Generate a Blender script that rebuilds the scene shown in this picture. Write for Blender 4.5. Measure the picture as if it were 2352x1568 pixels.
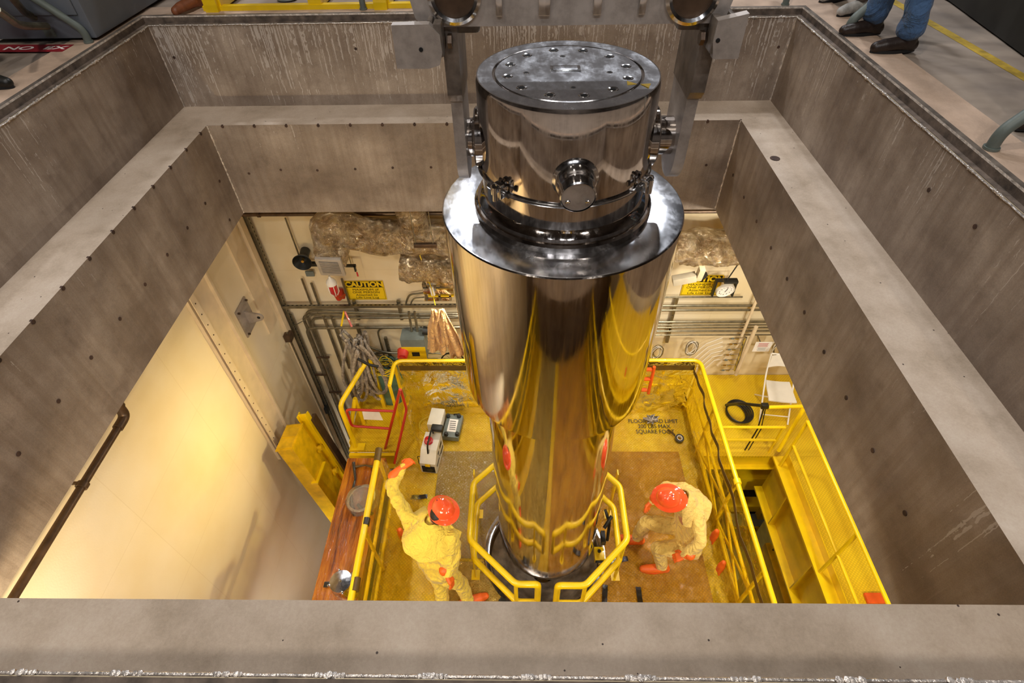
import bpy, bmesh, math, random
from math import sin, cos, pi, radians, sqrt, atan2
from mathutils import Vector, Matrix, noise
random.seed(7)
for o in list(bpy.data.objects): bpy.data.objects.remove(o)
scene = bpy.context.scene
COL = scene.collection
V = Vector

# ------------------------------------------------------------------ camera
W, H, FPX = 2352, 1568, 1255.04
PITCH, YAW, ROLL, CZ = 0.8035, 0.0282, -0.0228, 1.55
_F = V((-sin(YAW)*cos(PITCH), cos(YAW)*cos(PITCH), -sin(PITCH)))
_R0 = V((cos(YAW), sin(YAW), 0)); _U0 = _R0.cross(_F)
_R = cos(ROLL)*_R0 + sin(ROLL)*_U0; _U = -sin(ROLL)*_R0 + cos(ROLL)*_U0
CAMP = V((0, 0, CZ))
cam_data = bpy.data.cameras.new('camera'); cam = bpy.data.objects.new('camera', cam_data); COL.objects.link(cam)
cam.matrix_world = Matrix(((_R.x, _U.x, -_F.x, 0), (_R.y, _U.y, -_F.y, 0), (_R.z, _U.z, -_F.z, CZ), (0, 0, 0, 1)))
cam_data.sensor_width = 36; cam_data.lens = FPX/W*36; cam_data.clip_start = 0.05; cam_data.clip_end = 200
scene.camera = cam

def P(px, py, x=None, y=None, z=None):
    """point of a real plane x=, y= or z= that the photograph shows at a pixel"""
    v = _F + _R*((px-W/2)/FPX) - _U*((py-H/2)/FPX)
    t = x/v.x if x is not None else (y/v.y if y is not None else (z-CZ)/v.z)
    return CAMP + v*t

# ------------------------------------------------------------------ view, world, lights
vs = scene.view_settings
vs.view_transform = 'Standard'; vs.look = 'None'; vs.gamma = 1; vs.use_curve_mapping = False
vs.exposure = 0.0
world = bpy.data.worlds.new('hall'); scene.world = world; world.use_nodes = True
world.node_tree.nodes['Background'].inputs[0].default_value = (0.30, 0.27, 0.26, 1)
world.node_tree.nodes['Background'].inputs[1].default_value = 0.22

def area(name, loc, target, size, power, col, size_y=None, spread=None):
    d = bpy.data.lights.new(name, 'AREA'); d.energy = power; d.color = col
    d.shape = 'RECTANGLE' if size_y else 'DISK'; d.size = size
    if size_y: d.size_y = size_y
    if spread: d.spread = spread
    o = bpy.data.objects.new(name, d); COL.objects.link(o); o.location = loc
    o.rotation_euler = (V(target)-V(loc)).to_track_quat('-Z', 'Y').to_euler()
    return o
# high-bay lamps of the hall above
WARM = (1.0, 0.93, 0.86); COOL = (0.92, 0.94, 1.0)
for i, (x, y, e, c) in enumerate([(-1.5, 2.0, 230, WARM), (3.2, 9.0, 260, COOL), (-5.0, 10.0, 330, COOL), (-3.5, 16.0, 420, COOL),
                                  (5.5, 16.0, 300, COOL), (1.2, 13.0, 330, COOL), (-3.6, -2.5, 210, WARM), (4.2, -2.5, 180, WARM), (0.1, -7.5, 210, COOL), (1.9, -7.5, 230, COOL), (-3.0, -8.0, 170, COOL)]):
    area('high_bay_lamp', (x, y, 9.0), (x, y, 0), 0.55, e*1.0, c)
# lamps of the room below and added fill, mostly unseen under the slab
LW = (1.0, 0.86, 0.62); LY = (1.0, 0.93, 0.80)
area('work_and_fill_lamp', (-1.6, 0.4, -2.0), (-3.4, 3.0, -5.6), 0.16, 22, (1.0, 0.91, 0.84))
area('work_and_fill_lamp', (2.3, 4.6, -1.95), (-3.4, 3.25, -3.5), 0.12, 10, (1.0, 0.74, 0.22), spread=radians(30))  # added, unseen: yellow tint stands in for light through the film
area('work_and_fill_lamp', (-2.2, 0.2, -2.2), (-2.6, 4.8, -6.5), 0.20, 14, LY)
area('work_and_fill_lamp', (3.3, 0.3, -2.0), (3.4, 4.2, -4.9), 0.40, 90, LY)
area('work_and_fill_lamp', (2.9, 3.6, -1.9), (2.6, 5.6, -4.4), 0.30, 34, LY)
area('work_and_fill_lamp', (0.2, -0.4, -2.0), (0.2, 3.0, -5.1), 0.3, 34, LY)
area('work_and_fill_lamp', (-2.6, 0.2, -1.9), (-1.8, 5.7, -3.4), 0.16, 40, (1.0, 0.76, 0.42))  # added, unseen: orange tint warms the upper back wall
area('work_and_fill_lamp', (-0.9, 5.2, -3.1), (-1.2, 3.8, -5.0), 0.20, 14, LY)
area('work_and_fill_lamp', (2.4, 4.5, -1.9), (0.9, 2.9, -5.0), 0.2, 46, LY)
area('work_and_fill_lamp', (-2.2, 5.4, -1.9), (-0.8, 2.7, -5.0), 0.14, 40, LY, spread=radians(110))
area('work_and_fill_lamp', (-2.9, 0.2, -5.2), (-3.2, 4.6, -7.6), 0.12, 16, (1, .98, .95), spread=radians(50))  # added, unseen: throws the white strips low on the left wall
area('work_and_fill_lamp', (4.2, 3.4, -6.6), (4.3, 4.0, -8.2), 0.3, 14, (1, .95, .85))

# ------------------------------------------------------------------ materials
def lin(h):
    h = h.lstrip('#'); c = [int(h[i:i+2], 16)/255 for i in (0, 2, 4)]
    return tuple(((v+0.055)/1.055)**2.4 if v > 0.04045 else v/12.92 for v in c)+(1,)
class NT:
    def __init__(s, name):
        s.m = bpy.data.materials.new(name); s.m.use_nodes = True; s.t = s.m.node_tree; s.n = s.t.nodes
        s.b = s.n['Principled BSDF']; s.out = s.n['Material Output']
    def new(s, typ, **kw):
        n = s.n.new(typ)
        for k, v in kw.items():
            if k in ('inp',):
                for a, b in v.items(): n.inputs[a].default_value = b
            else: setattr(n, k, v)
        return n
    def link(s, a, b): s.t.links.new(a, b)
    def coords(s, scale=(1, 1, 1), loc=(0, 0, 0), rot=(0, 0, 0), kind='Object'):
        tc = s.new('ShaderNodeTexCoord'); mp = s.new('ShaderNodeMapping')
        mp.inputs['Scale'].default_value = scale; mp.inputs['Location'].default_value = loc; mp.inputs['Rotation'].default_value = rot
        s.link(tc.outputs[kind], mp.inputs['Vector']); return mp.outputs['Vector']
    def noise(s, vec, scale=5, detail=4, rough=0.55, dist=0):
        n = s.new('ShaderNodeTexNoise', inp={'Scale': scale, 'Detail': detail, 'Roughness': rough, 'Distortion': dist})
        s.link(vec, n.inputs['Vector']); return n.outputs['Fac']
    def ramp(s, fac, stops):
        r = s.new('ShaderNodeValToRGB'); e = r.color_ramp.elements
        while len(e) < len(stops): e.new(0.5)
        for el, (p, c) in zip(e, stops):
            el.position = p; el.color = c if len(c) == 4 else tuple(c)+(1,)
        s.link(fac, r.inputs['Fac']); return r.outputs['Color']
    def math(s, op, a, b=None, clamp=False):
        n = s.new('ShaderNodeMath', operation=op); n.use_clamp = clamp
        for i, v in enumerate((a, b)):
            if v is None: continue
            if isinstance(v, (int, float)): n.inputs[i].default_value = v
            else: s.link(v, n.inputs[i])
        return n.outputs[0]
    def mix(s, fac, a, b, mode='MIX'):
        n = s.new('ShaderNodeMix', data_type='RGBA', blend_type=mode)
        for i, v in ((0, fac), (6, a), (7, b)):
            if isinstance(v, (int, float)): n.inputs[i].default_value = v
            elif isinstance(v, tuple): n.inputs[i].default_value = v if len(v) == 4 else v+(1,)
            else: s.link(v, n.inputs[i])
        return n.outputs[2]
    def bump(s, h, strength=0.3, dist=0.02, normal=None):
        b = s.new('ShaderNodeBump', inp={'Strength': strength, 'Distance': dist}); s.link(h, b.inputs['Height'])
        if normal is not None: s.link(normal, b.inputs['Normal'])
        s.link(b.outputs['Normal'], s.b.inputs['Normal']); s.link(b.outputs['Normal'], s.b.inputs['Coat Normal']); return b.outputs['Normal']
    def set(s, **kw):
        for k, v in kw.items():
            k = {'base': 'Base Color', 'rough': 'Roughness', 'metal': 'Metallic', 'coat': 'Coat Weight', 'coatr': 'Coat Roughness',
                 'trans': 'Transmission Weight', 'alpha': 'Alpha', 'ior': 'IOR', 'sheen': 'Sheen Weight', 'aniso': 'Anisotropic', 'spec': 'Specular IOR Level', 'sss': 'Subsurface Weight'}[k]
            if isinstance(v, (int, float)): s.b.inputs[k].default_value = v
            elif isinstance(v, tuple): s.b.inputs[k].default_value = v if len(v) == 4 else v+(1,)
            else: s.link(v, s.b.inputs[k])
        return s.m

def simple(name, col, rough=0.5, metal=0.0, var=0.12, nscale=6, bump=0.0, coat=0.0, bscale=40, **kw):
    t = NT(name); c = lin(col) if isinstance(col, str) else tuple(col)+(1,)
    v = t.coords(); n = t.noise(v, nscale, 5)
    dark = tuple(x*(1-var*1.6) for x in c[:3]); lite = tuple(min(1, x*(1+var)) for x in c[:3])
    t.set(base=t.ramp(n, [(0.3, dark), (0.7, lite)]), rough=rough, metal=metal, coat=coat, **kw)
    if bump: t.bump(t.noise(v, bscale, 3), bump, 0.01)
    return t.m

MT = {}
def liner(name, axis, drips=0.0, dlim=0.0, zt=0.0, zb=-0.75, tint=1.0):
    # stained stainless plate: brushed vertically, run marks and drips that have dried on
    t = NT(name); full = t.coords((1, 1, 1)); st = t.coords((16, 16, 0.7)); st2 = t.coords((55, 55, 1.2)); big = t.coords((1.1, 1.1, 1.3))
    nb = t.noise(big, 1.4, 5, 0.6); ns = t.noise(st, 1.0, 4, 0.6); nf = t.noise(st2, 1.0, 3, 0.7)
    base = t.ramp(nb, [(0.3, lin('#7b6c5f')), (0.5, lin('#9b8c7d')), (0.7, lin('#b8a999'))])
    base = t.mix(t.math('MULTIPLY', t.ramp(ns, [(0.36, (1, 1, 1)), (0.58, (0, 0, 0))]), 0.30), base, lin('#6e5a4a'))
    base = t.mix(t.math('MULTIPLY', t.ramp(nf, [(0.58, (0, 0, 0)), (0.78, (1, 1, 1))]), 0.16), base, lin('#cbbdae'))
    blot = t.noise(t.coords((4, 4, 4)), 1.5, 6, 0.65)
    base = t.mix(t.math('MULTIPLY', t.ramp(blot, [(0.53, (0, 0, 0)), (0.75, (1, 1, 1))]), 0.45), base, lin('#67574c'))
    fine = t.noise(t.coords((1, 1, 1)), 130, 2, 0.7)
    base = t.mix(0.16, base, t.ramp(fine, [(0.3, (0.05, 0.045, 0.04)), (0.7, (0.75, 0.68, 0.6))]), 'OVERLAY')
    if drips:
        tc = t.new('ShaderNodeTexCoord'); sep = t.new('ShaderNodeSeparateXYZ'); t.link(tc.outputs['Object'], sep.inputs[0])
        depth = t.math('DIVIDE', t.math('SUBTRACT', zt, sep.outputs['Z']), zt-zb)
        wob = t.noise(t.coords((3, 3, 5)), 2, 3)
        warped = t.new('ShaderNodeMapping'); warped.inputs['Scale'].default_value = (62, 62, 0.20)
        add = t.new('ShaderNodeVectorMath', operation='MULTIPLY_ADD')
        cmb = t.new('ShaderNodeCombineXYZ'); t.link(wob, cmb.inputs[0]); t.link(wob, cmb.inputs[1])
        t.link(cmb.outputs[0], add.inputs[0]); add.inputs[1].default_value = (0.05, 0.05, 0); t.link(tc.outputs['Object'], add.inputs[2])
        t.link(add.outputs[0], warped.inputs['Vector'])
        dn = t.noise(warped.outputs[0], 1.0, 2.5, 0.5)
        clus = t.noise(t.coords((1.4, 1.4, 0.05), loc=(2.3, 0.4, 0)), 1.6, 2)
        thr = t.math('ADD', t.math('MULTIPLY', depth, 0.16), t.math('SUBTRACT', 0.93-drips, t.math('MULTIPLY', clus, 0.42)))
        msk = t.math('MULTIPLY', t.math('SUBTRACT', dn, thr), 30, clamp=True)
        lim = t.math('LESS_THAN', depth, 1.02); msk = t.math('MULTIPLY', msk, lim)
        base = t.mix(t.math('MULTIPLY', msk, 0.55), base, lin('#d9d0c6'))
    if tint != 1.0: base = t.mix(1.0, base, (tint, tint, tint), 'MULTIPLY')
    t.set(base=base, rough=t.ramp(ns, [(0.3, (0.5,)*3), (0.7, (0.62,)*3)]), metal=0.12, spec=0.4)
    t.bump(nf, 0.10, 0.01)
    return t.m
MT['liner_plain'] = liner('liner_plain', 'x', 0.10)
MT['liner_drip'] = liner('liner_drip', 'y', 0.20)
MT['liner_low'] = liner('liner_low', 'y', 0.0)

t = NT('liner_ledge'); nb = t.noise(t.coords((1.6, 1.6, 1)), 1.6, 6, 0.65); fine = t.noise(t.coords(), 90, 3, 0.7)
b = t.ramp(nb, [(0.25, lin('#a8957f')), (0.5, lin('#c6b49f')), (0.78, lin('#d8c9b6'))])
sp = t.new('ShaderNodeTexVoronoi', inp={'Scale': 9.0}); t.link(t.coords(), sp.inputs['Vector'])
b = t.mix(t.math('LESS_THAN', sp.outputs['Distance'], 0.045), b, lin('#4d3f38'))
b = t.mix(0.12, b, t.ramp(fine, [(0.3, (0.05,)*3), (0.7, (0.8,)*3)]), 'OVERLAY')
t.set(base=b, rough=0.5, metal=0.08); t.bump(fine, 0.12, 0.004); MT['ledge'] = t.m

MT['weld'] = simple('weld_bead', '#d8cfc6', 0.25, 0.5, 0.3, 60, 0.6, bscale=70)
MT['seam_and_highlight'] = simple('weld_seam_and_highlight', '#c9bcae', 0.5, 0.4, 0.3, 30, 0.5, bscale=60)
MT['stain'] = simple('rust_stain', '#4a352b', 0.7, 0.1, 0.4, 20)
MT['darksteel'] = simple('dark_steel_rail', '#7d7267', 0.34, 0.35, 0.35, 9, 0.15)
MT['darkgap'] = simple('tarry_gap', '#6a5c50', 0.7, 0.1, 0.4, 12, 0.3)
MT['curb'] = simple('tan_concrete', '#b79d86', 0.75, 0, 0.14, 5, 0.3, bscale=60)
t = NT('hall_floor'); nb = t.noise(t.coords((1, 1, 1)), 1.2, 6, 0.6); ns = t.noise(t.coords((0.8, 3.0, 1), rot=(0, 0, 0.6)), 1.6, 3)
b = t.ramp(nb, [(0.3, lin('#857668')), (0.7, lin('#a39484'))]); b = t.mix(t.math('MULTIPLY', t.ramp(ns, [(0.45, (0,)*3), (0.7, (1,)*3)]), 0.4), b, lin('#6d625a'))
t.set(base=b, rough=0.6); MT['hallfloor'] = t.m

# mirror-polished stainless steel
def polished(name, tone, rough=0.05, scratch=0.25, aniso=0.0, smudge=0.0, flat=False, metal=1.0):
    t = NT(name); n = t.noise(t.coords((90, 14, 20) if flat else (90, 90, 1.5), rot=(0, 0, .5) if flat else (0, 0, 0)), 1, 3, 0.7); sc = t.noise(t.coords((5, 3, 5) if flat else (14, 14, 0.8)), 2, 5, 0.7)
    c = lin(tone)
    t.set(base=t.ramp(sc, [(0.35, tuple(x*(.72 if flat else .8) for x in c[:3])), (0.6, c[:3])]), metal=metal, rough=t.math('ADD', rough, t.math('MULTIPLY', t.ramp(sc, [(0.45, (0,)*3), (0.75, (1,)*3)]), smudge)))
    bn = t.bump(n, scratch*0.12, 0.002)
    w = t.noise(t.coords((1.5, 1.5, 0.6)), 2.2, 2); t.bump(w, scratch*0.16, 0.02, bn)
    return t.m
MT['mirror'] = polished('mirror_steel', '#d9d0c8', 0.05, 0.22, smudge=0.12)
MT['lid'] = polished('scuffed_steel', '#eceef2', 0.18, 0.5, smudge=0.16, flat=True)
MT['plate'] = polished('satin_steel', '#b9b0a8', 0.42, 0.4, smudge=0.2, flat=True, metal=0.55)
MT['bright'] = polished('bright_steel', '#dcdad8', 0.12, 0.5, smudge=0.1)
MT['void'] = simple('black_hole', '#0b0a0a', 0.8)
MT['triangle'] = simple('yellow_marker', '#d9b21c', 0.5)

WALLC = '#e3d3ae'
t = NT('painted_wall'); n = t.noise(t.coords(), 1.3, 4); f = t.noise(t.coords(), 60, 3)
br = t.new('ShaderNodeTexBrick', inp={'Scale': 1.0, 'Mortar Size': 0.004, 'Brick Width': 1.2, 'Row Height': 1.0}); br.offset = 0
br.inputs['Color1'].default_value = (1, 1, 1, 1); br.inputs['Color2'].default_value = (0.98, 0.98, 0.98, 1); br.inputs['Mortar'].default_value = (0.92, 0.90, 0.86, 1)
sep = t.new('ShaderNodeSeparateXYZ'); t.link(t.coords(), sep.inputs[0]); cmb = t.new('ShaderNodeCombineXYZ')
t.link(t.math('ADD', sep.outputs[0], sep.outputs[1]), cmb.inputs[0]); t.link(sep.outputs[2], cmb.inputs[1]); t.link(cmb.outputs[0], br.inputs['Vector'])
b = t.mix(1.0, t.ramp(n, [(0.3, lin('#e0cda4')), (0.7, lin('#e8d9ba'))]), br.outputs['Color'], 'MULTIPLY')
t.set(base=b, rough=0.45); t.bump(f, 0.08, 0.01); MT['wall'] = t.m
MT['wallpaint'] = simple('wall_column_paint', '#d9c5a4', 0.45, 0, 0.06)
MT['slab'] = simple('slab_underside', '#cdbd9c', 0.6)
MT['lowfloor'] = simple('lower_floor', '#b5aaa0', 0.5, 0, 0.08, 3)

MT['yellow'] = simple('yellow_enamel', '#f0c90a', 0.33, 0, 0.08, 5, 0.05, coat=0.3)
MT['yellowdk'] = simple('worn_yellow_enamel', '#d9ae08', 0.4, 0, 0.18, 7, 0.05)
MT['red'] = simple('red_enamel', '#b52a18', 0.35, 0, 0.1, 5, coat=0.3)
MT['grate'] = None
def diamond(name, c1, c2, rough, strength=0.5, metal=0.0, scale=24, crinkle=0.6):
    t = NT(name); sep = t.new('ShaderNodeSeparateXYZ'); t.link(t.coords((scale, scale, scale)), sep.inputs[0])
    a = t.math('ADD', sep.outputs[0], sep.outputs[1]); b = t.math('SUBTRACT', sep.outputs[0], sep.outputs[1])
    s1 = t.math('MULTIPLY', t.math('SINE', t.math('MULTIPLY', a, pi)), t.math('SINE', t.math('MULTIPLY', b, pi)))
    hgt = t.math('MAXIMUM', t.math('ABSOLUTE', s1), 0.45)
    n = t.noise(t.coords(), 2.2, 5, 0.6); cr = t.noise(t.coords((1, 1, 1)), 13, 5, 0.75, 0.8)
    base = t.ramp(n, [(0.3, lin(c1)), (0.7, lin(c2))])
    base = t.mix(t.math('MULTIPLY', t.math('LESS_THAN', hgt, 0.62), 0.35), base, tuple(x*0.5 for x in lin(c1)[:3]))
    t.set(base=base, rough=rough, metal=metal, coat=0.7, coatr=0.08)
    nn = t.bump(cr, crinkle, 0.035); t.bump(hgt, strength, 0.006, nn)
    return t.m
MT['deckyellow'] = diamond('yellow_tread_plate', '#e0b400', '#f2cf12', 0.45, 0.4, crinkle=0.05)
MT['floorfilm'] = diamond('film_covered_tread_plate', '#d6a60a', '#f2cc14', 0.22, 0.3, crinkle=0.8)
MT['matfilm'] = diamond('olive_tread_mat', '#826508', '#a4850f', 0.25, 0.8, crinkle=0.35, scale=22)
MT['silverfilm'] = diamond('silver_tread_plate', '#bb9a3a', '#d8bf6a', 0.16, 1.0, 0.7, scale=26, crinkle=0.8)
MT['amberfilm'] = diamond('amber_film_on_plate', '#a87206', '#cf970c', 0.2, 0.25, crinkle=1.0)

def film(name, tint, body, density=0.35, bumps=0.8, gloss=0.05):
    t = NT(name); t.set(base=lin(body)[:3], rough=gloss, coat=0.5, coatr=0.03)
    v = t.coords(); a = t.noise(v, 3.5, 4, 0.6, 0.8); b = t.noise(t.coords((2, 2, 0.6)), 9, 4, 0.7)
    n1 = t.bump(a, bumps, 0.10); n2 = t.bump(b, bumps*0.5, 0.03, n1)
    tr = t.new('ShaderNodeBsdfTransparent'); tr.inputs[0].default_value = lin(tint)
    tl = t.new('ShaderNodeBsdfTranslucent'); tl.inputs[0].default_value = lin(body); t.link(n2, tl.inputs['Normal'])
    gl = t.new('ShaderNodeBsdfGlossy', inp={'Roughness': gloss}); gl.inputs[0].default_value = (1, 0.97, 0.85, 1); t.link(n2, gl.inputs['Normal'])
    body_s = t.new('ShaderNodeMixShader'); body_s.inputs[0].default_value = 0.4; t.link(t.b.outputs[0], body_s.inputs[1]); t.link(tl.outputs[0], body_s.inputs[2])
    m1 = t.new('ShaderNodeMixShader'); m1.inputs[0].default_value = density; t.link(tr.outputs[0], m1.inputs[1]); t.link(body_s.outputs[0], m1.inputs[2])
    fr = t.new('ShaderNodeFresnel', inp={'IOR': 1.45}); t.link(n2, fr.inputs['Normal'])
    m2 = t.new('ShaderNodeMixShader'); t.link(t.math('MULTIPLY', fr.outputs[0], 1.3, clamp=True), m2.inputs[0]); t.link(m1.outputs[0], m2.inputs[1]); t.link(gl.outputs[0], m2.inputs[2])
    t.link(m2.outputs[0], t.out.inputs['Surface']); return t.m
MT['film'] = film('yellow_film', '#fff796', '#ffe21c', 0.13)
MT['clearfilm'] = film('clear_film', '#f4f1ee', '#e6e2de', 0.30, 0.9)
t = NT('orange_wrap'); st = t.noise(t.coords((14, 1.2, 4)), 1.2, 4, 0.6, 0.4); cr = t.noise(t.coords((5, 1, 3)), 3, 4, 0.65)
t.set(base=t.ramp(st, [(0.3, lin('#5e2a04')), (0.5, lin('#a0560c')), (0.72, lin('#c98014'))]), rough=0.22, coat=0.8, coatr=0.06); t.bump(cr, 0.6, 0.05); MT['orange_wrap'] = t.m
MT['tape_dk'] = simple('dark_tape', '#5a4310', 0.5, 0, 0.2, 8)
MT['black'] = simple('black_rubber', '#17150f', 0.45, 0, 0.2)
MT['blacktape'] = simple('black_tape', '#1d1a10', 0.3, 0, 0.2, 9, 0.4, coat=0.5)
t = NT('foil_wrap'); v = t.coords(); cr = t.noise(v, 7, 6, 0.7, 1.0); vo = t.new('ShaderNodeTexVoronoi', inp={'Scale': 16.0}); t.link(v, vo.inputs['Vector'])
t.set(base=t.ramp(cr, [(0.35, lin('#b09a78')), (0.65, lin('#e6d8bc'))]), rough=0.16, metal=0.95); n1 = t.bump(cr, 1.0, 0.12); t.bump(vo.outputs['Distance'], 0.5, 0.03, n1); MT['foil'] = t.m
MT['conduit'] = simple('galvanised_conduit', '#8b8470', 0.34, 0.8, 0.2, 12, 0.05)
MT['conduitdk'] = simple('weathered_pipe', '#5d4a3a', 0.4, 0.6, 0.25, 12, 0.1)
MT['greymetal'] = simple('grey_painted_metal', '#6f7772', 0.5, 0.1, 0.15, 6, 0.05)
MT['greendk'] = simple('grey_green_post', '#69716a', 0.5, 0.1, 0.14, 7, 0.08)
MT['cabinet'] = simple('grey_cabinet', '#6a7078', 0.45, 0.1, 0.08, 3)
MT['sign_y'] = simple('sign_yellow', '#e8c313', 0.45, 0, 0.03)
MT['sign_k'] = simple('sign_black', '#15130e', 0.45, 0, 0.03)
MT['white'] = simple('white_plastic', '#e9e4da', 0.4, 0, 0.04)
MT['paper'] = simple('paper', '#ece6df', 0.7, 0, 0.04)
MT['redink'] = simple('red_ink', '#b3262a', 0.6)
MT['signred'] = simple('sign_red', '#8e1d26', 0.5, 0, 0.1)
MT['beige'] = simple('beige_instrument', '#d3cdbf', 0.4, 0, 0.05)
MT['redlens'] = simple('red_lens', '#c01228', 0.12, 0, 0.1, coat=1.0)
MT['orange'] = simple('orange_rubber', '#f06a1e', 0.5, 0, 0.12, 9, 0.35, bscale=28)
MT['hardhat'] = simple('orange_hard_hat', '#fb5a2e', 0.12, 0, 0.03, coat=1.0)
MT['orangefab'] = simple('orange_plastic', '#e45a18', 0.4)
MT['coverall_y'] = None
def cloth(name, c, fold=0.8, fs=5):
    t = NT(name); v = t.coords(); n = t.noise(v, 3, 4); f = t.noise(t.coords((1, 1, 1)), fs, 4, 0.55, 0.7); w = t.noise(v, 160, 2); cc = lin(c)[:3]
    t.set(base=t.ramp(n, [(0.3, tuple(x*0.86 for x in cc)), (0.7, tuple(min(1, x*1.08) for x in cc))]), rough=0.8, sheen=0.2)
    g2 = t.noise(t.coords((1, 1, 0.45), rot=(0.4, 0.3, 0)), 11, 3, 0.5, 2.2)
    n1 = t.bump(f, fold, 0.12); n2 = t.bump(g2, 0.35, 0.05, n1); t.bump(w, 0.15, 0.003, n2); return t.m
MT['cover_a'] = cloth('yellow_coverall', '#f0d04a', 0.8)
MT['cover_b'] = cloth('pale_yellow_coverall', '#e6c366', 0.8)
MT['denim'] = cloth('blue_denim', '#3f5f86', 0.6, 6)
MT['khaki'] = cloth('grey_trousers', '#6b6058', 0.5, 6)
MT['navy'] = cloth('dark_trousers', '#2b2c33', 0.5, 6)
MT['shirt'] = cloth('grey_shirt', '#4a4c52', 0.5, 6)
MT['hide'] = cloth('tan_hide', '#d8a868', 0.8, 7)
MT['skin'] = simple('skin', '#c68b68', 0.5, 0, 0.06, 8, sss=0.05)
MT['hair'] = simple('dark_hair', '#221913', 0.6, 0, 0.3, 40, 0.5)
MT['tanboot'] = simple('tan_leather', '#80492a', 0.5, 0, 0.2, 14, 0.2)
MT['brownshoe'] = simple('dark_brown_leather', '#2c2019', 0.4, 0, 0.2, 14, 0.2)
MT['sneaker'] = simple('grey_sneaker', '#b8b5ae', 0.6, 0, 0.2, 25)
MT['sole'] = simple('shoe_sole', '#5c4430', 0.7)
MT['bluesole'] = simple('black_sole', '#141414', 0.7)
MT['cable'] = simple('corrugated_hose_grey', '#a59a8c', 0.45, 0.2, 0.35, 30, 0.6, bscale=50)
MT['teal'] = simple('teal_drum', '#55796a', 0.5, 0, 0.1)
MT['ycable'] = simple('yellow_cord', '#d9b915', 0.5)
MT['pink'] = simple('pink_red_hose_reel', '#d8402f', 0.5)
MT['darkeq'] = simple('dark_equipment', '#23231f', 0.5, 0.2, 0.3, 5)
MT['brass'] = simple('brass_valve', '#c29a45', 0.3, 0.9)
MT['hazard'] = None
t = NT('hazard_stripes'); w = t.new('ShaderNodeTexWave', inp={'Scale': 1.6}); w.wave_profile = 'SAW'; w.bands_direction = 'DIAGONAL'; t.link(t.coords((2, 2, 2)), w.inputs['Vector'])
t.set(base=t.mix(t.math('GREATER_THAN', w.outputs['Fac'], 0.5), lin('#e6c52a'), lin('#1b1a18')), rough=0.5); MT['hazard'] = t.m
t = NT('hall_wall'); t.set(base=t.ramp(t.noise(t.coords(), 0.3, 3), [(0.3, lin('#4a443f')), (0.7, lin('#6a615a'))]), rough=0.8); MT['hallwall'] = t.m

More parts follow.
